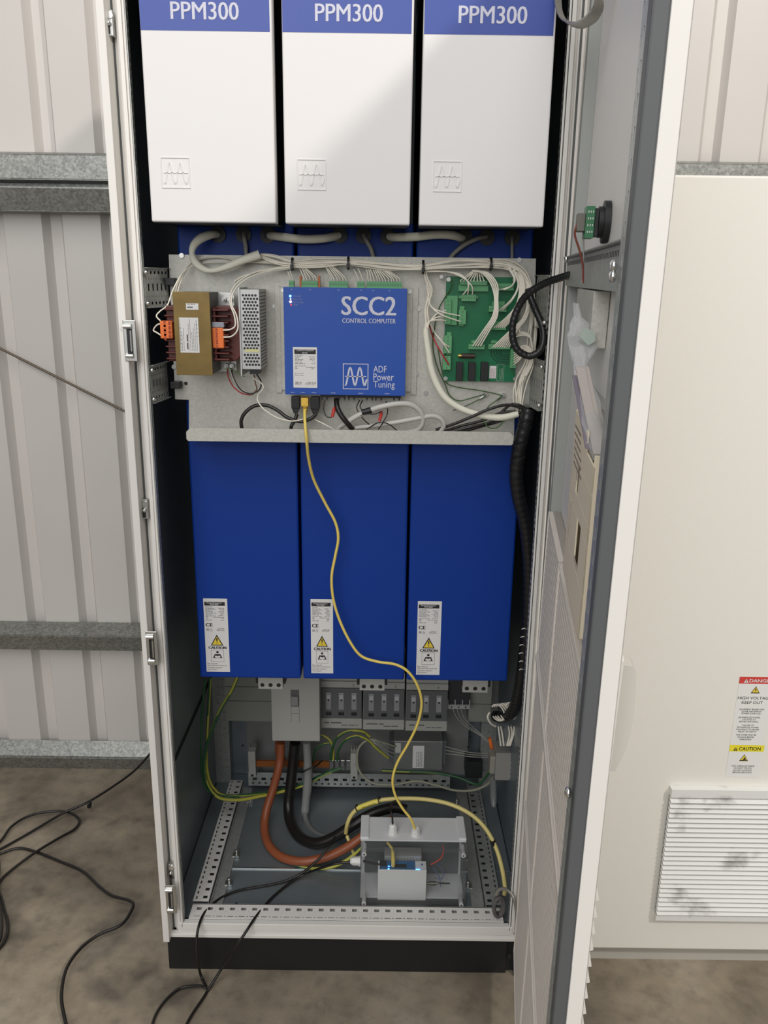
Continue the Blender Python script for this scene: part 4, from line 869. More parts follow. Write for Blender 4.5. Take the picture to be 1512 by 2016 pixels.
tag(b.build('duct_cover', [mat('green_grey_cover', (.27, .28, .245), .55), BLACK]), 'pale grey duct cover at far right under the right module', 'duct cover')
# line filter
yb = .465; p, q = at(776, 1459, yb), at(870, 1517, yb)
LF = empty('line_filter', ((p.x+q.x)/2, .5, q.z), 'flat metal line filter box with a white sticker behind the yellow cable', 'line filter')
b = MB(); b.box(p.x, yb, q.z, q.x, .533, p.z); b.build('case', mat('dull_tin', (.33, .34, .33), .4, .6, noise=.05), LF, .001)
b = MB(); b.box(p.x-.012, yb+.01, q.z+.02, p.x, .525, p.z-.006); b.build('terminal', MIDPL, LF, .001); b = MB(); b.box(q.x, yb+.01, q.z+.01, q.x+.010, .525, p.z-.004); b.build('terminal', MIDPL, LF, .001)
a, c = at(813, 1468, yb), at(834, 1512, yb); b = MB(); b.box(a.x, yb-.0004, c.z, c.x, yb, a.z); b.build('sticker', PAPER, LF); s_ = C.objects[-1]
g = MB(FR((c.x-.001, yb-.0005, c.z), (0, 0, 1), (-1, 0, 0))); [greek(g, .004, .05, .004+.0045*i, .0025, i) for i in range(4)]; g.build('print', GINK, s_)
a, c = at(778, 1463, yb), at(789, 1482, yb); b = MB(); b.box(a.x, yb-.0004, c.z, c.x, yb, a.z); b.build('sticker', mat('grey_sticker', (.5, .5, .47), .5), LF)
p, q = at(918, 1501, .48), at(949, 1532, .48); b = MB(); b.box(p.x, .48, q.z, q.x, .533, p.z); tag(b.build('black_block', BLACK, None, .001), 'black plastic block low on the rear plate, right of the filter', 'block').name = 'insulator_block'
# busbar with holders and clamps
yb = .455; BB = empty('earth_busbar', at(596, 1530, .48), 'copper earth busbar in two grey holders with silver clamps', 'busbar')
p, q = at(504, 1498, yb), at(648, 1511, yb); b = MB(); b.box(p.x, yb, q.z, q.x, yb+.006, p.z); b.build('bar', mat('copper_orange', (.38, .12, .03), .4, .5), BB)
for (xa, xb, ya, yc) in ((488, 504, 1480, 1531), (690, 704, 1484, 1535)):
    p, q = at(xa, ya, yb-.012), at(xb, yc, yb-.012); b = MB(); b.box(p.x, yb-.012, q.z, q.x, yb+.03, p.z)
    for t in (.15, .5, .85): b.box(p.x+(q.x-p.x)*t-.0012, yb, p.z, p.x+(q.x-p.x)*t+.0012, yb+.02, p.z+.007)
    b.build('holder', LG, BB, .001); h_ = C.objects[-1]
    g = MB(); xm = (p.x+q.x)/2; g.cyl((xm, yb-.0135, q.z+.007), (xm, yb-.0115, q.z+.007), .0035, 10); g.build('holder_hole', BLACK, h_)
    g = MB(); zz = (p.z+q.z)/2+.008; screw(g, (xm, yb-.012, zz), (0, -1, 0), .0042); g.build('holder_screw', LG, h_)
for i in range(4):
    p, q = at(648.5+11*i, 1497, yb-.01), at(657+11*i, 1516, yb-.01); b = MB(); b.box(p.x, yb-.01, q.z, q.x, yb+.012, p.z); b.build('clamp', STEEL, BB, .0012); cl = C.objects[-1]
    g = MB(); xm = (p.x+q.x)/2
    for t in (.28, .72): g.cyl((xm, yb-.0108, q.z+(p.z-q.z)*t), (xm, yb-.0095, q.z+(p.z-q.z)*t), .0028, 10)
    g.build('clamp_screw', MIDPL, cl)
# thick mains cables
cab([(553, 1462, .40), (552, 1490, .40), (548, 1515, .39), (537, 1555, .375), (524, 1598, .35), (521, 1635, .31), (531, 1666, .26), (556, 1688, .22), (595, 1696, .20), (640, 1688, .20), (680, 1670, .205), (712, 1648, .215), (745, 1625, .235), (775, 1612, .25)], .0108, BROWN, 'thick reddish brown mains cable curving across the floor plate', seg=16)
cab([(581, 1462, .40), (577, 1500, .41), (572, 1545, .40), (568, 1585, .385), (572, 1618, .35), (590, 1648, .30), (622, 1660, .27), (658, 1648, .265), (698, 1622, .27), (735, 1601, .285), (775, 1590, .30), (800, 1594, .30)], .0135, BLKC, 'thickest glossy black mains cable curving behind the clear box', seg=16)
cab([(604, 1460, .41), (606, 1500, .42), (606, 1540, .415), (602, 1580, .405), (600, 1606, .395)], .0115, SHRINK, 'pale grey ribbed sleeve hanging from the main breaker', 'sleeve', name='shrink_sleeve', seg=16, rr=[.0105, .0110, .0108, .0122, .0112, .0125, .0112, .0108, .0115, .0085])
cab([(600, 1600, .395), (604, 1618, .375), (618, 1638, .34), (645, 1648, .32), (680, 1642, .31), (715, 1625, .31), (745, 1612, .31)], .0078, GREYC, 'grey mains cable coming out of the pale ribbed sleeve', seg=14)
cab([(548, 1462, .425), (549, 1485, .43), (560, 1500, .43)], .009, BROWN, 'short brown cable stub behind the copper busbar', seg=12)
g = MB(); p = at(603, 1515, .40); g.tube([at(594, 1521, .40), at(603, 1516, .392), at(622, 1508, .40), at(634, 1497, .43)], .0022, 8, 6); tag(g.build('cable_tie', BLACK), 'long black cable tie strapped across the pale ribbed sleeve', 'cable tie')
# earth cables
earth([(469, 1330, .30), (455, 1362, .30), (434, 1398, .31), (417, 1438, .32), (405, 1478, .33), (402, 1515, .335), (409, 1546, .335), (430, 1570, .335), (468, 1575, .345), (515, 1567, .37), (560, 1557, .40), (600, 1545, .425), (640, 1524, .44), (672, 1512, .445)], .0042, 'bright yellow and green earth cable sweeping round the left corner')
earth([(414, 1335, .38), (410, 1400, .38), (407, 1460, .375), (407, 1510, .36), (416, 1545, .355), (440, 1565, .355), (485, 1565, .37), (535, 1558, .40), (590, 1545, .43), (645, 1520, .445), (655, 1512, .447)], .0038, 'darker green earth cable behind the bright one at the left corner', mats=[EARTHG, EARTHY])
earth([(404, 1338, .36), (398, 1400, .36), (396, 1470, .35), (398, 1525, .345), (408, 1555, .34), (432, 1566, .345), (470, 1570, .355)], .0030, 'thin green earth cable outermost at the left corner', mats=[EARTHG, EARTHG])
earth([(652, 1498, .448), (653, 1478, .43), (662, 1455, .42), (684, 1440, .415), (712, 1440, .42), (728, 1450, .43)], .0036, 'dull earth cable arching highest from the first silver clamp')
earth([(664, 1498, .448), (666, 1478, .43), (678, 1459, .42), (700, 1449, .415), (722, 1456, .42), (742, 1474, .43), (764, 1492, .45)], .0034, 'earth cable arching from the second silver clamp to the filter')
earth([(617, 1500, .45), (620, 1478, .44), (634, 1466, .435), (652, 1463, .44)], .0030, 'short earth cable curl right of the main breaker')
earth([(617, 1452, .45), (635, 1448, .445), (650, 1458, .44), (656, 1475, .44), (656, 1496, .447)], .0030, 'short earth cable curling down behind the highest arch')
earth([(578, 1700, .20), (600, 1708, .195), (632, 1710, .19), (662, 1704, .19), (690, 1688, .195), (712, 1668, .205)], .0042, 'yellow and green earth cable lying under the brown mains cable')
earth([(752, 1516, .45), (800, 1519, .45), (850, 1521, .44), (900, 1530, .42), (938, 1544, .40), (955, 1532, .39), (966, 1514, .38)], .0034, 'green and yellow earth cable running right along the rear rail', mats=[EARTHG, EARTHY])
cab([(778, 1470, .46), (755, 1462, .44), (728, 1456, .43), (708, 1470, .43), (703, 1495, .43), (710, 1522, .43), (735, 1542, .42), (775, 1545, .41), (820, 1538, .40), (858, 1546, .395), (895, 1556, .39), (930, 1556, .385), (958, 1545, .38), (972, 1528, .37)], .0032, mat('olive_white_cable', (.33, .32, .24), .5), 'ivory cable looping round the filter and along the floor edge')
for k in range(3): cab([(777, 1476+8*k, .462), (762, 1470+7*k, .445), (745, 1459+4*k, .43), (724, 1458+k, .43)], .0014, mat('grey_white_wire', (.38, .38, .34), .5), 'thin pale wire at the left end of the line filter', 'wire', 'pale wires left of the filter', name='wire', seg=6)
for k in range(3): cab([(878, 1470+7*k, .47), (900, 1476+5*k, .45), (930, 1482+4*k, .44), (962, 1483+4*k, .42)], .0013, mat('grey_white_wire', (.38, .38, .34), .5), 'thin pale wire from the right end of the line filter', 'wire', 'pale wires right of the filter', name='wire', seg=6)
for k in range(3): cab([(891+8*k, 1393, .42), (899+7*k, 1412, .425), (920+6*k, 1432, .43), (945+3*k, 1448, .42), (962+k, 1462, .40)], .0012, mat('grey_white_wire', (.38, .38, .34), .5), 'thin pale wire falling from the small dark breaker', 'wire', 'pale wires below the small breaker', name='wire', seg=6)
# right corner connector, plug, coil
p, q = at(977, 1483, .30), at(1017, 1537, .30); HC = empty('corner_connector', ((p.x+q.x)/2, .32, q.z), 'grey multi-pole connector block at the right post', 'connector')
b = MB(); b.box(p.x, .30, q.z, q.x, .36, p.z); b.build('housing', mat('warm_grey_housing', (.30, .29, .265), .5), HC, .0015)
b = MB()
for i in range(4):
    for j in range(2): zz = q.z+.010+.0125*i; xx = q.x-.020+.011*j; b.box(xx, .294, zz, xx+.009, .30, zz+.0085)
b.build('latch_finger', LG, HC, .001)
b = MB(); p = at(973, 1500, .32); b.box(p.x-.012, .31, p.z-.030, p.x+.004, .35, p.z+.02); b.build('cable_entry', mat('translucent_grey', (.32, .31, .26), .35), HC, .004)
p, q = at(964, 1453, .36), at(969, 1481, .36); b = MB(); b.tube([p, q], .0058, 4, 0); tag(b.build('orange_plug', ORANGE, None, .001), 'small orange plug beside the grey connector block', 'plug')
p, q = at(971, 1537, .30), at(972, 1590, .24); b = MB(); b.tube([p, p.lerp(q, .15), p.lerp(q, .6), p.lerp(q, .85), q], [.0075, .0085, .0085, .0075, .005], 12, 0); tag(b.build('cable_coupler', mat('smoky_grey_plastic', (.17, .18, .18), .25)), 'smoky grey in-line coupler lying on the right perforated rail', 'coupler')
CW_ = empty('coiled_wires', at(988, 1425, .30), 'coil of white wires bundled beside the wrapped cable end', 'wires')
for k in range(7):
    P = []
    for i in range(15): t = math.pi*(.15+1.6*i/14); P.append(at(980+4.4*k-10*math.cos(t)*(1.3 if k < 3 else 1), 1403-k*.6-16*math.sin(t+.3), .215+.003*(k % 3)))
    b = MB(); b.tube(P, .0019, 6, 3); b.build('wire', WIREW, CW_)
b = MB(); P = [at(*a) for a in ((964, 1402, .215), (960, 1412, .215), (966, 1424, .22), (976, 1430, .23))]; b.tube(P, .0024, 6, 4); b.build('wire', WIREW, CW_)
for k, (xa, xb, xc) in enumerate(((981, 983, 986), (986, 989, 992), (1001, 1003, 998), (1006, 1008, 1001), (1012, 1011, 1004))):
    b = MB(); b.tube([at(xa, 1430, .272), at(xb, 1446, .272), at(xc, 1468, .272)], .0022, 6, 4); b.build('wire', WIREW, CW_)
p, q = at(980, 1434, .285), at(1018, 1434, .285); r_, s_ = at(1012, 1466, .285), at(986, 1468, .285)
b = MB(); b.add([(a.x, .283, a.z) for a in (p, q, r_, s_)]+[(a.x, .305, a.z) for a in (p, q, r_, s_)], [(3, 2, 1, 0), (0, 1, 5, 4), (1, 2, 6, 5), (2, 3, 7, 6), (3, 0, 4, 7)]); b.build('clear_wrap', BAG, CW_)
for i, (x_, y_) in enumerate(((1031, 1238), (1029, 1254), (1027, 1270), (1026, 1286), (1026, 1302), (1026, 1318))):
    a = at(x_, y_, .095); b = MB(); b.tube([a+Vector((-.004, 0, -.001)), a+Vector((0, -.002, .002)), a+Vector((.004, 0, .0))], .001, 6, 3); b.build('pale_tie', WIREW, BU)
# pale yellow marked cable
PY = empty('marked_cable', at(850, 1620, .18), 'pale yellow cable with a printed marker sleeve arching over the clear box', 'cable')
Pp = [(681, 1640, .235), (684, 1622, .225), (693, 1603, .225), (712, 1587, .225), (745, 1576, .225), (790, 1572, .225), (840, 1574, .22), (885, 1583, .21), (925, 1602, .19), (955, 1630, .165), (976, 1668, .135), (988, 1708, .105), (994, 1745, .085), (993, 1762, .078)]
b = MB(); b.tube([at(*a) for a in Pp], .0050, 12, 8); b.build('sheath', YELP, PY)
a, c = at(701, 1592, .221), at(748, 1576, .221); b = MB(); u = (c-a).normalized(); b.tube([a, a.lerp(c, .5)+Vector((0, -.001, .002)), c], .0062, 10, 4); b.build('marker_sleeve', mat('yellow_marker', (.78, .66, .12), .4), PY); ms = C.objects[-1]
v = Vector((-u.z, 0, u.x)); text('lettering', '4594 00270', FR(a.lerp(c, .24)+v*-.0024+Vector((0, -.0072, .001)), u, v), (c-a).length*.56, .0048, mat('olive_ink', (.22, .16, .01), .5), ms, .0)
for t in (0.02, .96): tie(PY, a.lerp(c, t), u, .0058, .003, tail=False)
for t in (0.02, .96):
    s_ = a.lerp(c, t); b = MB(); b.box(s_.x-.002, s_.y-.002, s_.z+.006, s_.x+.003, s_.y+.002, s_.z+.011); b.build('tie_head', BLACK, PY)
tie(PY, at(970, 1656, .142), (.3, -.2, -1), .0055, .004)
earth([(700, 1690, .20), (690, 1665, .22), (683, 1645, .235)], .004, 'pale yellow cable end diving behind the mains cables', mats=[YELP, YELP])
# braided strap and loop at the front right corner
b = MB(); P = []
cc = at(982, 1785, .028)
for i in range(25): t = 2*math.pi*i/24; P.append(cc+Vector((.0115*math.cos(t)-.002*math.sin(t), .006*math.cos(t+.4), .0265*math.sin(t))))
b.tube(P, .0062, 10, 0, flat=.75); tag(b.build('strap_loop', mat('dark_grey_felt', (.13, .12, .115), .8, bump=.8, bscale=800)), 'dark grey strap loop standing on the front right corner of the sill', 'strap')
BR = mat('tinned_braid', (.42, .40, .36), .35, .7, bump=1, bscale=500)
b = MB(); b.tube([at(*a) for a in ((976, 1762, .022), (982, 1752, .020), (993, 1750, .012), (1004, 1757, .0), (1012, 1771, -.010), (1016, 1790, -.014), (1018, 1816, -.014))], .0042, 8, 8, flat=.6); tag(b.build('earth_braid', BR), 'silvery earth braid hooked over the front right frame corner', 'earth braid')

# ================================================================ CLEAR ENCLOSURE
YB2 = .098; zf = .1165
a, c = at(708, 1651, YB2), at(917, 1659, YB2); d = at(711, 1790, YB2); e = at(913, 1795, YB2)
x0, x1 = (a.x+d.x)/2, (c.x+e.x)/2; z1 = (a.z+c.z)/2; z0 = zf
yk = atz(712, 1607, z1).y
EN = empty('clear_enclosure', ((x0+x1)/2, .12, z0), 'grey junction box with a clear lid standing on the cabinet floor', 'junction box')
b = MB(); t = .0035
b.box(x0, yk-t, z0, x1, yk, z1); b.box(x0, YB2, z1-t, x1, yk, z1); b.box(x0, YB2, z0, x1, yk, z0+t)
b.build('body', LPVC, EN, .0012)
for (xa, xb) in ((x0-.001, x0+.019), (x1-.017, x1+.001)): b = MB(); b.box(xa, YB2+.004, z1-.004, xb, yk+.001, z1+.004); b.build('corner_lug', LPVC, EN, .0025)
yl = .068; b = MB(); t = .0022
b.box(x0, yl, z0, x1, yl+t, z1); b.box(x0, yl, z1-t, x1, YB2-.0005, z1); b.box(x0, yl, z0, x1, YB2-.0005, z0+t); b.box(x0, yl, z0, x0+t, yk-.004, z1-.004); b.box(x1-t, yl, z0, x1, yk-.004, z1-.004)
b.build('clear_lid', CLEAR, EN, .001); lid = C.objects[-1]
b = MB(); b.box(x0+.008, yk-.009, z0+.008, x1-.008, yk-.0045, z1-.006); b.build('added_back_plate', mat('darkening_plate', (.13, .145, .15), .5, .3, noise=.3, nscale=14), EN)  # dark plate added to tone down the brightness inside the box
b = MB()
for (xa, za, xb, zb3) in ((x0+.014, z1-.010, x1-.014, z1-.008), (x0+.014, z0+.008, x1-.014, z0+.010)): b.box(xa, yl+t, za, xb, yl+t+.012, zb3)
for (xa, xb) in ((x0+.012, x0+.014), (x1-.014, x1-.012)): b.box(xa, yl+t, z0+.010, xb, yl+t+.012, z1-.010)
b.build('lid_rib', CLEAR, lid)
for (xx, zz) in ((x0+.009, z1-.013), (x1-.009, z1-.013), (x0+.009, z0+.012), (x1-.009, z0+.012)):
    b = MB(); b.cyl((xx, yl-.003, zz), (xx, YB2, zz), .0052, 14); b.build('lid_screw', mat('clear_grey_screw', (.62, .62, .62), .25), lid); s_ = C.objects[-1]
    b = MB(); b.cyl((xx, yl-.0034, zz), (xx, yl-.0028, zz), .0025, 10); b.build('screw_recess', MIDPL, s_)
def gland(p, ax, nm='cable_gland'):
    p = Vector(p); ax = Vector(ax); b = MB(); b.cyl(p, p+ax*.006, .0115, 6); b.cyl(p+ax*.006, p+ax*.010, .0098, 16); b.cyl(p+ax*.010, p+ax*.020, .0105, 6, .0092); b.cyl(p+ax*.020, p+ax*.024, .0085, 12, .006)
    for k in range(6): pass
    b.build(nm, mat('white_nylon', (.78, .78, .76), .4), EN, .0006); return C.objects[-1]
ym = (YB2+yk)/2
g1 = atz(773, 1640, z1); g2 = atz(818, 1643, z1)
gland((g1.x, g1.y, z1), (0, 0, 1)); gland((g2.x, g2.y, z1), (0, 0, 1))
zz = at(690, 1696, .11).z; gland((x0, .112, zz), (-1, 0, 0))
# equipment inside
yi = .092; p, q = at(744, 1713, yi), at(838, 1778, yi); r_ = at(744, 1697, yi+.03)
DV = empty('white_gateway', ((p.x+q.x)/2, .11, q.z), 'small white gateway device with blue lights inside the clear box', 'gateway')
b = MB(); b.box(p.x, yi, q.z, q.x, yi+.0026, p.z+.001); b.box(p.x, yi+.0026, q.z, q.x, yi+.034, p.z-.001); b.build('case', mat('white_device_plastic', (.90, .90, .89), .45), DV, .0015)
b = MB(); zt_ = p.z; b.box(p.x+.004, yi+.003, zt_-.001, q.x-.026, yi+.032, zt_+.0006); b.build('top_label', mat('teal_blue_label', (.02, .15, .36), .4), DV)
b = MB(); b.box(p.x+.004, yi+.012, zt_, p.x+.020, yi+.032, zt_+.0012); b.box(p.x+.034, yi+.008, zt_, p.x+.066, yi+.020, zt_+.0012); b.build('socket', BLACK, DV)
b = MB(); b.ring((q.x-.010, yi+.02, zt_), (0, 0, 1), .0015, .0028, .0006, 14); b.build('printed_ring', mat('teal_blue_label', (.02, .15, .36), .4), DV)
for (xx, yy) in ((p.x+.0245, yi+.004), (p.x+.0250, yi+.012), (q.x-.018, yi+.003), (q.x-.0225, yi+.003)):
    b = MB(); b.sphere((xx, yy, zt_+.0004), .0021, 10, 6, (1, 1, .6)); b.build('status_light', mat('led_blue', (.03, .22, 1), .3, emit=16), DV)
b = MB(); zc_ = at(850, 1738, .11).z; b.cyl((q.x, .108, zc_), (q.x+.010, .108, zc_), .0035, 6); b.cyl((q.x+.010, .108, zc_), (q.x+.024, .108, zc_), .0050, 6); b.cyl((q.x+.024, .108, zc_+.001), (q.x+.030, .108, zc_+.001), .003, 10); b.build('antenna_joint', mat('dark_nickel', (.18, .17, .15), .25, .9), DV)
b = MB(); b.cyl((q.x+.028, .108, zc_+.001), (q.x+.056, .108, zc_), .0019, 8); b.build('antenna', BLACK, DV)
b = MB(); b.box(p.x+.03, yi+.004, q.z-.008, p.x+.05, yi+.03, q.z); b.build('rail_clip', MIDPL, DV)
b = MB(); a = at(772, 1672, .125); c = at(774, 1694, .105); b.tube([a+Vector((-.012, .01, .012)), a, c, Vector((c.x, .104, zt_+.002))], [.003, .0035, .0048, .0048], 8, 6); tag(b.build('network_plug', YELC), 'yellow network plug entering the white gateway from above', 'plug')
b = MB(); tp, tq = at(757, 1680, .138), at(829, 1698, .138); b.box(tp.x, .13, tq.z-.01, tq.x, .16, tp.z)
b.cur = 1
for i in range(12): xx = tp.x+(tq.x-tp.x)*(i+.5)/12; b.cyl((xx, .1298, (tp.z+tq.z)/2+.004), (xx, .1305, (tp.z+tq.z)/2+.004), .0016, 8)
tag(b.build('terminal_row', [LG, MIDPL]), 'grey terminal row behind the white gateway', 'terminal row')
b = MB(); b.tube([at(848, 1702, .12), at(858, 1697, .12), at(869, 1688, .12), at(873, 1674, .125), at(871, 1664, .13)], .0016, 8, 6); tag(b.build('red_wire', mat('bright_red_wire', (.65, .06, .03), .4)), 'red wire arching inside the clear box', 'wire')
b = MB(); b.tube([Vector((x0+.006, .112, zz)), at(722, 1697, .112), at(735, 1700, .112), at(748, 1703, .112)], .003, 8, 6); tag(b.build('cable', BLKC), 'short black cable entering the gateway from the left gland', 'cable')
for mt, pts in ((mat('blue_wire', (.10, .15, .35), .5), [(860, 1700, .13), (872, 1715, .125), (870, 1730, .125), (855, 1728, .13)]), (mat('blue_wire', (.10, .15, .35), .5), [(852, 1708, .13), (864, 1725, .12), (868, 1745, .125)])):
    b = MB(); b.tube([at(*a) for a in pts], .001, 6, 6); tag(b.build('wire', mt), 'thin blue wire behind the antenna in the clear box', 'wire', 'blue wires in the clear box')
# black lead from the first top gland into the dark
cab([(773, 1622, g1.y), (772, 1606, g1.y), (768, 1590, g1.y+.02), (775, 1578, g1.y+.06), (790, 1575, .24)], .0022, BLKC, 'thin black lead leaving the left of the two top glands')
# cables over the sill
cab([(694, 1697, .112), (670, 1699, .112), (647, 1704, .118), (608, 1718, 'z', .140), (578, 1733, 'z', .126), (536, 1767, 'z', .120), (506, 1802, 'z', .130), (489, 1827, 'z', .134), (467, 1861, -.035), (439, 1903, 'z', .04), (411, 1947, 'z', .006), (400, 1965, 'z', .005), (374, 2004, 'z', .005), (352, 2050, 'z', .005)], .0030, BLKC, 'black cable from the left gland crossing the sill to the floor')
cab([(660, 1648, .22), (647, 1666, .19), (628, 1691, 'z', .165), (594, 1719, 'z', .135), (561, 1735, 'z', .122), (522, 1744, 'z', .1195), (472, 1753, 'z', .1195), (433, 1769, 'z', .120), (405, 1794, 'z', .128), (392, 1821, 'z', .134), (387, 1853, -.03), (389, 1890, -.04), (396, 1922, 'z', .012), (406, 1944, 'z', .012), (394, 1941, 'z', .012), (361, 1944, 'z', .005), (336, 1959, 'z', .005), (312, 1988, 'z', .005), (300, 2018, 'z', .005), (296, 2060, 'z', .005)], .0030, BLKC, 'black cable bending left over the sill and looping on the floor')
# floor cables at the left
cab([(330, 1440, 'z', .12), (301, 1477, 'z', .08), (266, 1516, 'z', .055), (220, 1550, 'z', .045), (171, 1580, 'z', .035), (122, 1602, 'z', .02), (61, 1638, 'z', .008), (0, 1672, 'z', .005), (-60, 1700, 'z', .005)], .0036, BLKC, 'black cable running up from the floor behind the cabinet')
cab([(-40, 1690, 'z', .005), (0, 1657, 'z', .008), (24, 1626, 'z', .012), (61, 1605, 'z', .016), (107, 1597, 'z', .016), (137, 1600, 'z', .014), (156, 1614, 'z', .010), (147, 1632, 'z', .008), (116, 1650, 'z', .013), (70, 1678, 'z', .016), (24, 1712, 'z', .008), (0, 1736, 'z', .005), (-20, 1780, 'z', .005)], .0036, BLKC, 'black cable looping once on the floor at the left')
cab([(-40, 1700, 'z', .005), (0, 1681, 'z', .006), (37, 1670, 'z', .010), (73, 1678, 'z', .008), (116, 1695, 'z', .008), (162, 1715, 'z', .010), (195, 1745, 'z', .014), (220, 1763, 'z', .020), (252, 1772, 'z', .026), (262, 1780, 'z', .028), (257, 1796, 'z', .028), (238, 1821, 'z', .024), (195, 1840, 'z', .018), (159, 1867, 'z', .016), (131, 1907, 'z', .020), (121, 1959, 'z', .020), (128, 2008, 'z', .012), (142, 2060, 'z', .006)], .0038, BLKC, 'long kinked black cable winding down the floor to the bottom left')
cab([(-20, 1720, 'z', .006), (0, 1762, 'z', .006), (8, 1790, 'z', .006), (15, 1815, 'z', .006), (14, 1840, 'z', .006), (2, 1864, 'z', .006), (-30, 1890, 'z', .006)], .0036, BLKC, 'short black cable bulge at the left picture edge')
cab([(-12, 1650, 'z', .014), (-2, 1700, 'z', .014), (-4, 1760, 'z', .014), (3, 1800, 'z', .014), (0, 1850, 'z', .012), (-25, 1880, 'z', .01)], .0034, BLKC, 'black cable hugging the very left picture edge')
p = atz(176, 1579, .036); b = MB(); b.ring(p, (.8, .5, 0), .0036, .0062, .006, 14); b.box(p.x-.004, p.y-.010, p.z-.014, p.x+.006, p.y-.001, p.z-.005); tag(b.build('cable_clip', BLACK), 'small black tie on the cable rising behind the cabinet', 'cable tie')
# ================================================================ DOOR
Hd = Vector((.403, -.012, .10)); Ud = Vector((-.1326, -.99117, 0)).normalized(); Nd = Vector((Ud.y, -Ud.x, 0))
LEAN = .0085                                          # the open door sags a little outwards at the top
MD = Matrix.Translation(Hd+Vector((0, 0, 1.27))) @ Matrix((Ud, Nd, Vector((0, 0, 1)))).transposed().to_4x4() @ Matrix.Rotation(LEAN, 4, 'X') @ Matrix.Translation((0, 0, -1.27))   # local: x along the door, y inwards, z up
def dpt(px_, py_, n): p = atp(px_, py_, Hd+Nd*n, Nd); return ((p-Hd).dot(Ud), n, p.z-Hd.z)
DR = C.objects['electrical_cabinet'] if False else CB
def Db(): return MB(MD)
DW, DH = .79, 1.99
b = Db(); b.box(0, 0, 0, DW, .0018, DH)
for (u0_, u1_) in ((0, .0018), (DW-.0018, DW)): b.box(u0_, 0, 0, u1_, .017, DH)
b.box(0, 0, 0, DW, .017, .0018); b.box(0, 0, DH-.0018, DW, .017, DH)
b.box(DW-.010, .0155, 0, DW, .017, DH); b.box(0, .0155, 0, .008, .017, DH)
b.build('door', WHITE, CB, .0009); door = C.objects[-1]
b = Db(); b.box(.765, .003, .012, .7885, .0310, DH-.012); b.build('gasket', mat('dark_gasket', (.10, .105, .11), .55), door, .002)
# perforated tubular frame
for (ua, ub, nf) in ((.012, .050, .020), (.735, .762, .0290)):
    b = Db(); b.box(ua, .002, .02, ub, nf, DH-.02); b.build('door_frame', GASK if ua > .5 else mat('grey_green_frame', (.34, .355, .34), .45), door)
    if ua < .5: continue
    g = MB(MD @ Matrix.Translation((ua, nf+.0017, .03)) @ Matrix(((0, 1, 0), (0, 0, 1), (1, 0, 0))).to_4x4())
    perf(g, DH-.06, ub-ua, [(.004, .008, rep(.008, .025, .012, DH-.06)), (.016, .022, rep(.012, .025, .012, DH-.06))]); g.build('perforated_strip', PERF, door)
def dbar(u0_, u1_, z0_, z1_, nm='cross_bar'):
    b = Db(); b.box(u0_, .020, z0_, u1_, .0225, z1_); b.box(u0_, .0035, z1_-.0015, u1_, .0225, z1_)
    b.box(u0_, .020, z1_, u1_, .030, z1_+.0015)
    b.cur = 1
    n = int((u1_-u0_)/.0125)
    for i in range(n): b.box(u0_+.008+.0125*i, .0224, z1_-.012, u0_+.012+.0125*i, .0228, z1_-.006)
    b.build(nm, [PERF, BLACK], door)
dbar(.005, .735, 1.395, 1.440); b = Db(); b.box(.36, .002, 1.225, .735, .0035, 1.268); b.box(.36, .0035, 1.2665, .735, .013, 1.268); b.build('cross_bar', PERF, door)
for (px_, py_, n_) in ((1113, 511, .03), (1227, 545, .036), (1238, 521, .036)):
    d = dpt(px_, py_, n_); b = Db(); b.sphere((min(d[0], .745), n_, d[2]), .0055, 12, 8, (1, .7, 1)); b.build('bar_screw', CHROME, door)
# hinge-side long studs / screws on the near frame
for zz in (.905, .40):
    b = Db(); b.sphere((.776, .036, zz), .006, 12, 8, (1, .6, 1)); b.build('frame_screw', CHROME, door)
# metal bracket box on the door
b = Db(); b.box(.25, .0025, 1.325, .47, .022, 1.393); b.build('cover_plate', PLATE, door, .0008)
b = Db(); b.box(.14, .0025, 1.31, .248, .005, 1.393); b.build('cover_plate', mat('shaded_zinc', (.22, .23, .23), .5, .3), door)  # darker zinc colour paints the shaded left side of the box
# outside handle
hz = at(1195, 1335, -.78).z-Hd.z; hb = at(1190, 1578, -.78).z-Hd.z+.012
b = Db(); nO = -.030
b.add([(.70, 0, hz), (.742, 0, hz), (.742, 0, hb), (.70, 0, hb), (.704, -.012, hz+.004), (.739, -.012, hz+.004), (.739, -.010, hb-.002), (.704, -.010, hb-.002)], [(0, 1, 2, 3), (7, 6, 5, 4), (0, 4, 5, 1), (1, 5, 6, 2), (2, 6, 7, 3), (3, 7, 4, 0)])
b.build('handle_plate', WHITE, door, .002)
b = Db(); HH = hz-hb; prof_ = [(hz-HH*.03, .020), (hz-HH*.08, .0245), (hz-HH*.25, .0265), (hz-HH*.45, .0272), (hz-HH*.62, .0262), (hz-HH*.78, .0235), (hz-HH*.90, .0190), (hb, .0150)]
for (za, na), (zc2, nc) in zip(prof_[:-1], prof_[1:]):
    b.add([(.708, -.001, za), (.738, -.001, za), (.738, -na, za), (.708, -na, za), (.708, -.001, zc2), (.738, -.001, zc2), (.738, -nc, zc2), (.708, -nc, zc2)],
          [(0, 4, 5, 1), (1, 5, 6, 2), (2, 6, 7, 3), (3, 7, 4, 0)])
b.add([(.708, -.001, prof_[0][0]), (.738, -.001, prof_[0][0]), (.738, -prof_[0][1], prof_[0][0]), (.708, -prof_[0][1], prof_[0][0])], [(0, 1, 2, 3)])
b.add([(.708, -.001, prof_[-1][0]), (.738, -.001, prof_[-1][0]), (.738, -prof_[-1][1], prof_[-1][0]), (.708, -prof_[-1][1], prof_[-1][0])], [(3, 2, 1, 0)])
b.build('handle', mat('pale_handle', (.60, .58, .53), .45), door)
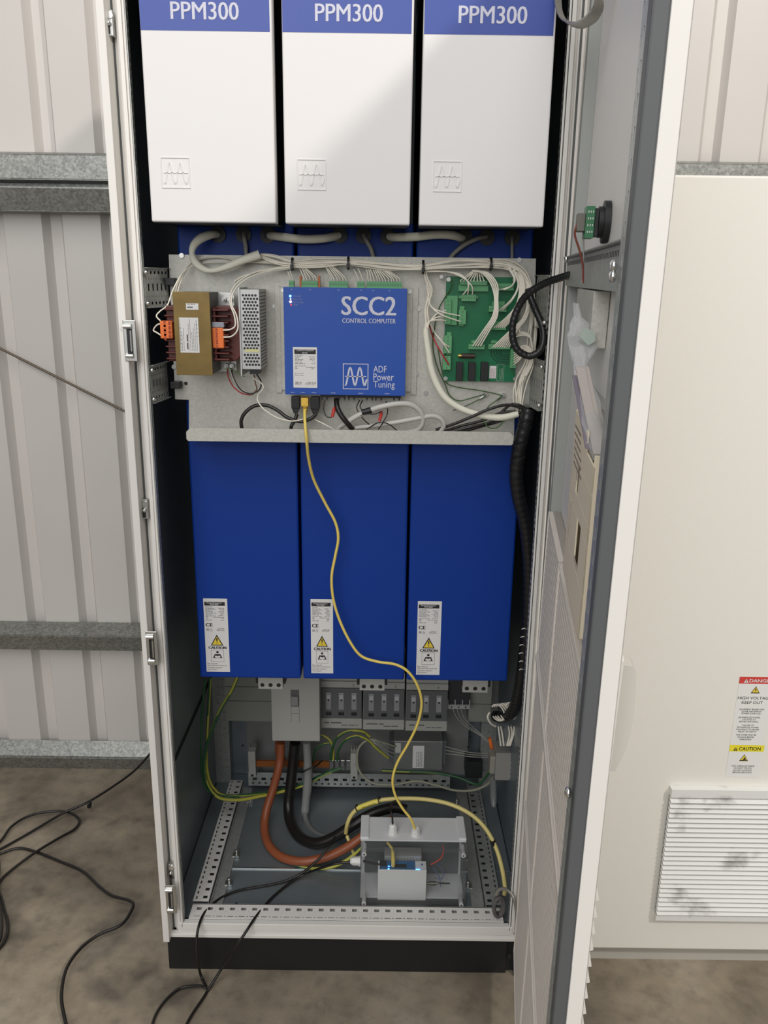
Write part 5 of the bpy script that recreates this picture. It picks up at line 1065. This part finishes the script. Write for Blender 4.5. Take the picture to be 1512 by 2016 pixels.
# outside louvred vent of the door
b = Db(); zb0, zt0 = .03, .78; n = 34; zz = zt0
for i in range(n):
    z0_ = zt0-(zt0-zb0)*(i+1)/n; z1_ = zt0-(zt0-zb0)*i/n-.002
    b.add([(.22, 0, z1_), (.755, 0, z1_), (.755, -.010, z0_+.004), (.22, -.010, z0_+.004), (.22, 0, z0_), (.755, 0, z0_)], [(0, 3, 2, 1), (3, 4, 5, 2), (0, 4, 3), (1, 2, 5)])
b.build('outer_louvre', WHITE, door)
# inner filter panels: two columns, three rows
names_ = [['upper', 'middle', 'lower'], ['inner', 'outer']]
for ci, (ua, ub) in enumerate(((.05, .335), (.340, .725))):
    for ri, (za, zb4) in enumerate(((.720, 1.000), (.392, .704), (.02, .376))):
        lab = '%s beige ribbed filter panel in the %s column on the open door' % (('top', 'middle', 'bottom')[ri], ('hinge-side', 'handle-side')[ci])
        o_ = (Hd+Ud*(ua+ub)/2+Nd*.0+Vector((0, 0, za))); F = empty('filter_panel', o_, lab, 'filter panel', 'filter panels on the door')
        b = Db(); b.box(ua, .0025, za, ub, .017, zb4); b.box(ua, .0025, zb4-.004, ub, .0245, zb4); b.box(ua, .0025, za, ub, .0245, za+.004); b.box(ua, .0025, za, ua+.004, .0245, zb4); b.box(ub-.004, .0025, za, ub, .0245, zb4)
        b.build('frame', GRILL, F, .0008)
        b = Db(); zz = za+.008
        while zz < zb4-.010: b.box(ua+.005, .0165, zz, ub-.005, .0228, zz+.0062); zz += .0115
        b.build('grille', GRILL, F)
# step in front of each row joint
b = Db()
for za in (.706, .378): b.box(.05, .0025, za, .725, .027, za+.012)
b.box(.3355, .0025, .02, .3395, .025, 1.0)
b.build('panel_rail', GRILL, door, .001)
# emergency button seen from behind: board, ring, wires
d = dpt(1190, 441, .02)
BT = empty('indicator_unit', Hd+Ud*.36+Nd*.004+Vector((0, 0, d[2]-.03)), 'small green board with black ring socket on the inside of the door', 'indicator unit')
zc_ = at(1190, 441, -.36).z-Hd.z; uc = .385
b = Db(); b.tube([(uc, .002, zc_), (uc, .010, zc_)], .026, 24, 0); b.tube([(uc, .010, zc_), (uc, .016, zc_)], .019, 20, 0); b.build('mounting_ring', BLACK, BT)
b = Db(); b.box(uc-.014, .016, zc_-.018, uc+.014, .022, zc_+.016); b.build('socket', BLACK, BT, .001)
b = Db(); b.box(uc-.018, .022, zc_-.020, uc+.018, .0325, zc_+.018); b.cur = 1
for i in range(4):
    for j in range(3): b.box(uc+.0178, .0235+.0028*j, zc_-.014+.008*i, uc+.0184, .0246+.0028*j, zc_-.0115+.008*i)
b.build('board', [mat('green_board_edge', (.03, .17, .07), .4), STEEL], BT)
b = Db(); b.box(uc-.012, .0325, zc_-.012, uc+.012, .0425, zc_+.010); b.build('plug', mat('grey_brown_plug', (.16, .15, .13), .5), BT, .001)
b = Db(); b.tube([(uc+.005, .041, zc_), (uc+.006, .044, zc_-.015), (uc+.004, .036, zc_-.035), (uc+.002, .030, zc_-.055), (uc, .028, zc_-.075)], .0014, 6, 6); b.build('wire', mat('brown_red_wire', (.22, .05, .03), .5), BT)
b = Db(); b.tube([(uc-.002, .033, zc_-.012), (uc-.002, .030, zc_-.04), (uc, .029, zc_-.075)], .0011, 6, 6); b.build('wire', mat('grey_wire', (.35, .34, .32), .5), BT)
# document pocket
zt_, zb5 = 1.236, 1.035; ua, ub, n1 = .46, .69, .030
DP = empty('document_pocket', Hd+Ud*.57+Nd*.01+Vector((0, 0, zb5)), 'cream plastic document pocket on the inside of the door', 'document pocket')
b = Db(); t = .002
b.box(ua, .0025, zb5, ub, .0045, zt_+.02)
b.box(ua, .0045, zb5, ub, n1, zb5+t); b.box(ub-t, .0045, zb5, ub, n1, zt_); b.box(ua, .0045, zb5, ua+t, n1, zt_+.012)
# front wall with two windows
W = [(ua, ub, zb5, zb5+.05), (ua, ua+.035, zb5+.05, zb5+.105), (ua+.05, ua+.120, zb5+.05, zb5+.105), (ua+.165, ub, zb5+.05, zb5+.105), (ua, ub, zb5+.105, zb5+.125), (ua, ua+.075, zb5+.125, zb5+.160), (ua+.1, ub, zb5+.125, zb5+.160), (ua, ub, zb5+.160, zt_-.012), (ua, ua+.15, zt_-.012, zt_+.010)]
for (a, c, d, e) in W: b.box(a, n1-t, d, c, n1, e)
b.build('tray', CREAM, DP, .0004)
b = Db(); b.box(ua+.037, n1, zb5+.052, ua+.048, n1+.0006, zb5+.103); b.box(ua+.122, n1, zb5+.052, ua+.163, n1+.0002, zb5+.06)
for i in range(6): b.box(ua+.02+.012*i, n1, zt_-.075+.003*i, ua+.028+.012*i, n1+.0003, zt_-.02)
b.build('raised_rib', mat('cream_rib', (.62, .55, .44), .5), DP)
g = MB(MD @ Matrix.Translation((ua+.01, n1+.0003, zt_-.06)) @ Matrix(((1, 0, 0), (0, 0, 1), (0, 1, 0))).to_4x4())
for j in range(6): greek(g, .0+.004*j, .075+.008*j, .052-.0085*j, .005, j, .0002)
g.build('print', mat('grey_pocket_print', (.30, .26, .22), .6), DP)
# bag and papers standing in the pocket
BGc = [(1133, 598, 3, .018), (1137, 622, 7, .018), (1142, 642, 19, .018), (1146, 660, 27, .018), (1148, 680, 26, .018), (1143, 702, 17, .018), (1142, 718, 12, .018), (1148, 745, 15, .018), (1157, 785, 20, .018), (1166, 825, 22, .018), (1174, 862, 20, .018), (1182, 905, 18, .018)]
rnd = random.Random(4); b = MB(); vs = []; seg = 14
uvals = [.40, .42, .44, .46, .47, .49, .50, .52, .55, .58, .605, .63]
for i, (cx, cy, hw, n_) in enumerate(BGc):
    u_ = uvals[i]; base = Hd+Ud*u_+Nd*n_
    L_ = at(cx-hw, cy, base.y); R_ = at(cx+hw, cy, base.y)
    c_ = (L_+R_)/2; hwm = (R_-L_).length/2
    for j in range(seg):
        t = 2*math.pi*j/seg; k_ = 1+rnd.uniform(-.16, .16)
        vs.append(c_+Vector((math.cos(t)*hwm*k_, math.sin(t)*.014*k_, rnd.uniform(-.002, .002))))
b.add(vs, [(i*seg+j, i*seg+(j+1) % seg, (i+1)*seg+(j+1) % seg, (i+1)*seg+j) for i in range(len(BGc)-1) for j in range(seg)], False)
b.add(vs[:seg], [tuple(range(seg))]); b.add(vs[-seg:], [tuple(range(seg))])
tag(b.build('plastic_bag', BAG), 'crumpled clear plastic bag with documents standing in the cream pocket', 'plastic bag')
for k, (xa, ya, xb, yb5, w0, mt, lab) in enumerate(((1141, 722, 1176, 892, 9, mat('pinkish_paper', (.50, .45, .42), .55), 'folded pale document, front one in the plastic bag'), (1152, 722, 1187, 885, 7, mat('pinkish_paper', (.50, .45, .42), .55), 'folded pale document, rear one in the plastic bag'), (1137, 740, 1163, 885, 8, mat('violet_grey_paper', (.24, .21, .26), .5), 'dark violet-grey booklet in the plastic bag'))):
    y0_, y1_ = -.012-.985*.53, -.012-.985*.62
    a, c, d, e = at(xa-w0, ya, y0_), at(xa+w0, ya, y0_), at(xb+w0, yb5, y1_), at(xb-w0, yb5, y1_); b = MB(); off = Vector((0, -.004+.004*k, 0))
    b.prism([p+off for p in (a, c, d, e)], (0, 1, 0), .003); tag(b.build('document', mt), lab, 'document')
p = at(1152, 668, -.50); b = MB(); b.prism([at(1140, 662, -.49), at(1152, 645, -.49), at(1172, 655, -.49), at(1172, 672, -.49), at(1158, 680, -.49)], (0, 1, 0), .003); tag(b.build('leaflet', mat('pale_green_paper', (.46, .54, .48), .5)), 'small pale green leaflet folded in the neck of the plastic bag', 'leaflet')
b = Db(); b.tube([(.375, .036, 1.36), (.378, .037, 1.402)], .002, 6, 0)
# braided strap from door to cabinet near the top
pts = [(1098, -30, -.03), (1098, 0, -.04), (1100, 20, -.05), (1108, 38, -.06), (1122, 48, -.08), (1140, 50, -.12), (1158, 42, -.16), (1170, 28, -.19), (1178, 8, -.21), (1182, -30, -.22)]
b = MB(); P = catmull([at(*q) for q in pts], 8); vs = []; nn = len(P); K_ = 9
for i, p_ in enumerate(P):
    t = (P[min(i+1, nn-1)]-P[max(i-1, 0)]).normalized(); s_ = Vector((.55, .83, 0)); s_ = (s_-t*s_.dot(t)).normalized(); m_ = t.cross(s_)
    for j in range(K_): vs.append(p_+s_*(.011*(j/(K_-1)*2-1))+m_*(.0010 if j % 2 else -.0006))
b.add(vs, [(i*K_+j, i*K_+j+1, (i+1)*K_+j+1, (i+1)*K_+j) for i in range(nn-1) for j in range(K_-1)])
o = b.build('earth_strap', BR); mo = o.modifiers.new('s', 'SOLIDIFY'); mo.thickness = .002; tag(o, 'flat silvery braided earth strap hanging between door and frame at the top', 'earth strap')

# ================================================================ RIGHT CABINET
ys = .02; a, c = at(1340, 346, ys), at(1165, 1867, ys); zt_ = at(1420, 345, ys).z; zb6 = at(1300, 1869, ys).z
xl, xr = .425, 1.45
SC = empty('side_cabinet', ((xl+xr)/2, ys+.25, 0), 'wide pale beige cabinet to the right with a louvred vent and warning sticker', 'cabinet')
SW = mat('beige_powder_coat', (.82, .80, .74), .5, bump=.15, bscale=700)
b = MB(); b.box(xl, ys, zb6, xr, ys+.02, zt_); b.build('door_panel', SW, SC, .004)
b = MB(); b.box(xl+.003, ys+.022, zb6, xr, .62, zt_-.006); b.build('body', SW, SC, .002)
b = MB(); b.box(xl+.01, ys+.03, 0, xr, .60, zb6); b.build('plinth', mat('beige_plinth', (.50, .48, .43), .5), SC)
a, c, d = at(1316, 1546, ys), at(1512, 1549, ys), at(1289, 1803, ys); xv = (a.x+d.x)/2; zv1, zv0 = a.z, d.z
b = MB(); b.box(xv+.0015, ys-.0062, zv0+.0015, xv+.33, ys-.0001, zv1-.0015); b.build('vent_shade_backing', MIDPL, SC); b = MB(); b.box(xv, ys-.016, zv1-.019, xv+.331, ys-.0005, zv1); b.box(xv, ys-.014, zv0, xv+.331, ys-.0005, zv0+.014)  # dark backing puts the shade between the slats into the colour
n = 25; h0 = zv1-.021; h1 = zv0+.016
for i in range(n):
    zA = h0-(h0-h1)*i/n; zB = h0-(h0-h1)*(i+1)/n
    b.add([(xv, ys-.006, zA), (xv+.33, ys-.006, zA), (xv+.33, ys-.019, zB+.0030), (xv, ys-.019, zB+.0030), (xv, ys-.006, zB+.0036), (xv+.33, ys-.006, zB+.0036)], [(0, 3, 2, 1), (3, 4, 5, 2), (0, 4, 3), (1, 2, 5)])
VM = bpy.data.materials.new('dusty_white_vent'); VM.use_nodes = True; nt = VM.node_tree; bs = nt.nodes['Principled BSDF']; tc = nt.nodes.new('ShaderNodeTexCoord'); nz = nt.nodes.new('ShaderNodeTexNoise'); nz.inputs['Scale'].default_value = 9; nz.inputs['Detail'].default_value = 4; nt.links.new(tc.outputs['Object'], nz.inputs['Vector']); cr = nt.nodes.new('ShaderNodeValToRGB'); cr.color_ramp.elements[0].position = .33; cr.color_ramp.elements[0].color = (.30, .29, .27, 1); cr.color_ramp.elements[1].position = .43; cr.color_ramp.elements[1].color = (.80, .80, .78, 1); nt.links.new(nz.outputs['Fac'], cr.inputs[0]); nt.links.new(cr.outputs[0], bs.inputs['Base Color']); bs.inputs['Roughness'].default_value = .45
b.build('louvred_vent', VM, SC)
# warning sticker
a, d = at(1456, 1332, ys), at(1428, 1529, ys); sc = at(1512, 1332, ys).x-a.x; w_ = .072; h_ = a.z-d.z; Mx = FR(((a.x+d.x)/2, ys-.0003, d.z), (1, 0, 0), (0, 0, 1))
b = MB(Mx); b.box(0, 0, 0, w_, h_, .0003); b.build('warning_sticker', mat('sticker_white', (.80, .80, .78), .45), SC); st = C.objects[-1]
T = .0005
b = MB(Mx); rect(b, 0, h_*.935, w_, h_, T); b.build('danger_band', REDP, st)
b = MB(Mx); rect(b, 0, h_*.262, w_, h_*.327, T); b.build('caution_band', mat('bright_yellow_band', (.82, .72, .04), .5), st)
def tri(cx, y0_, s_, mt, z=T, k=1): b = MB(Mx); b.add([(cx-s_*.5*k, y0_, z), (cx+s_*.5*k, y0_, z), (cx, y0_+s_*.87*k, z)], [(0, 1, 2)]); b.build('warning_triangle', mt, st)
tri(w_*.20, h_*.943, .010, PAPER, T+.0002); tri(w_*.50, h_*.842, .0185, INK, T+.0001); tri(w_*.50, h_*.842+.0020, .0185, YELLOW, T+.0003, .76)
tri(w_*.18, h_*.270, .0095, INK, T+.0003); tri(w_*.46, h_*.165, .0185, INK, T+.0001); tri(w_*.46, h_*.165+.0020, .0185, YELLOW, T+.0003, .76)
b = MB(Mx); cx, cy = w_*.5, h_*.842+.008; b.add([(cx+.001, cy+.005, T+.0005), (cx-.0025, cy, T+.0005), (cx-.0003, cy, T+.0005), (cx-.001, cy-.005, T+.0005), (cx+.0025, cy+.001, T+.0005), (cx+.0003, cy+.001, T+.0005)], [(0, 1, 2, 5), (2, 3, 4, 5)]); b.build('lightning_mark', INK, st)
b = MB(Mx); cx, cy = w_*.46, h_*.165+.005; b.add([(cx-.003, cy-.003, T+.0005), (cx+.004, cy-.002, T+.0005), (cx+.004, cy, T+.0005), (cx+.001, cy+.005, T+.0005), (cx-.001, cy, T+.0005)], [(0, 1, 2, 3, 4)]); b.build('hand_mark', INK, st)
def tw(s_, x, y, ww, hh=None, mt=INK, bold=.0, z=T+.0002): text('lettering', s_, Mx @ Matrix.Translation((x*w_, y*h_, 0)), ww*w_, hh, mt, st, bold, 'CENTER', th=z)
tw('DANGER', .29, .948, .66, .0072, PAPER, .02); tw('!', .185, .947, .03, .0045, REDP); tw('!', .168, .274, .03, .0045, YELLOW, 0, T+.0005)
tw('HIGH VOLTAGE', .03, .782, .94, .0064); tw('KEEP OUT', .16, .738, .60, .0064); tw('CAUTION', .28, .274, .62, .0080, INK, .015)
tw('EQUIPMENT BEHIND THIS\nCOVER HAS REMOTE\nPOWER SOURCE (S).', .13, .632, .70, h_*.06); tw('DE-ENERGIZE POWER\nLOCATED AT\nBEFORE SERVICING', .13, .555, .62, h_*.056)
tw('FAILURE TO\nDE-ENERGIZE POWER\nCAN RESULT IN SEVERE\nINJURY OR DEATH', .11, .452, .66, h_*.082); tw('THIS COVER MUST BE\nIN PLACE BEFORE\nENERGIZING', .13, .378, .58, h_*.060)
tw('HOT SURFACES INSIDE\nDO NOT TOUCH\nALLOW COOLING\nBEFORE SERVICING', .14, .040, .66, h_*.082)
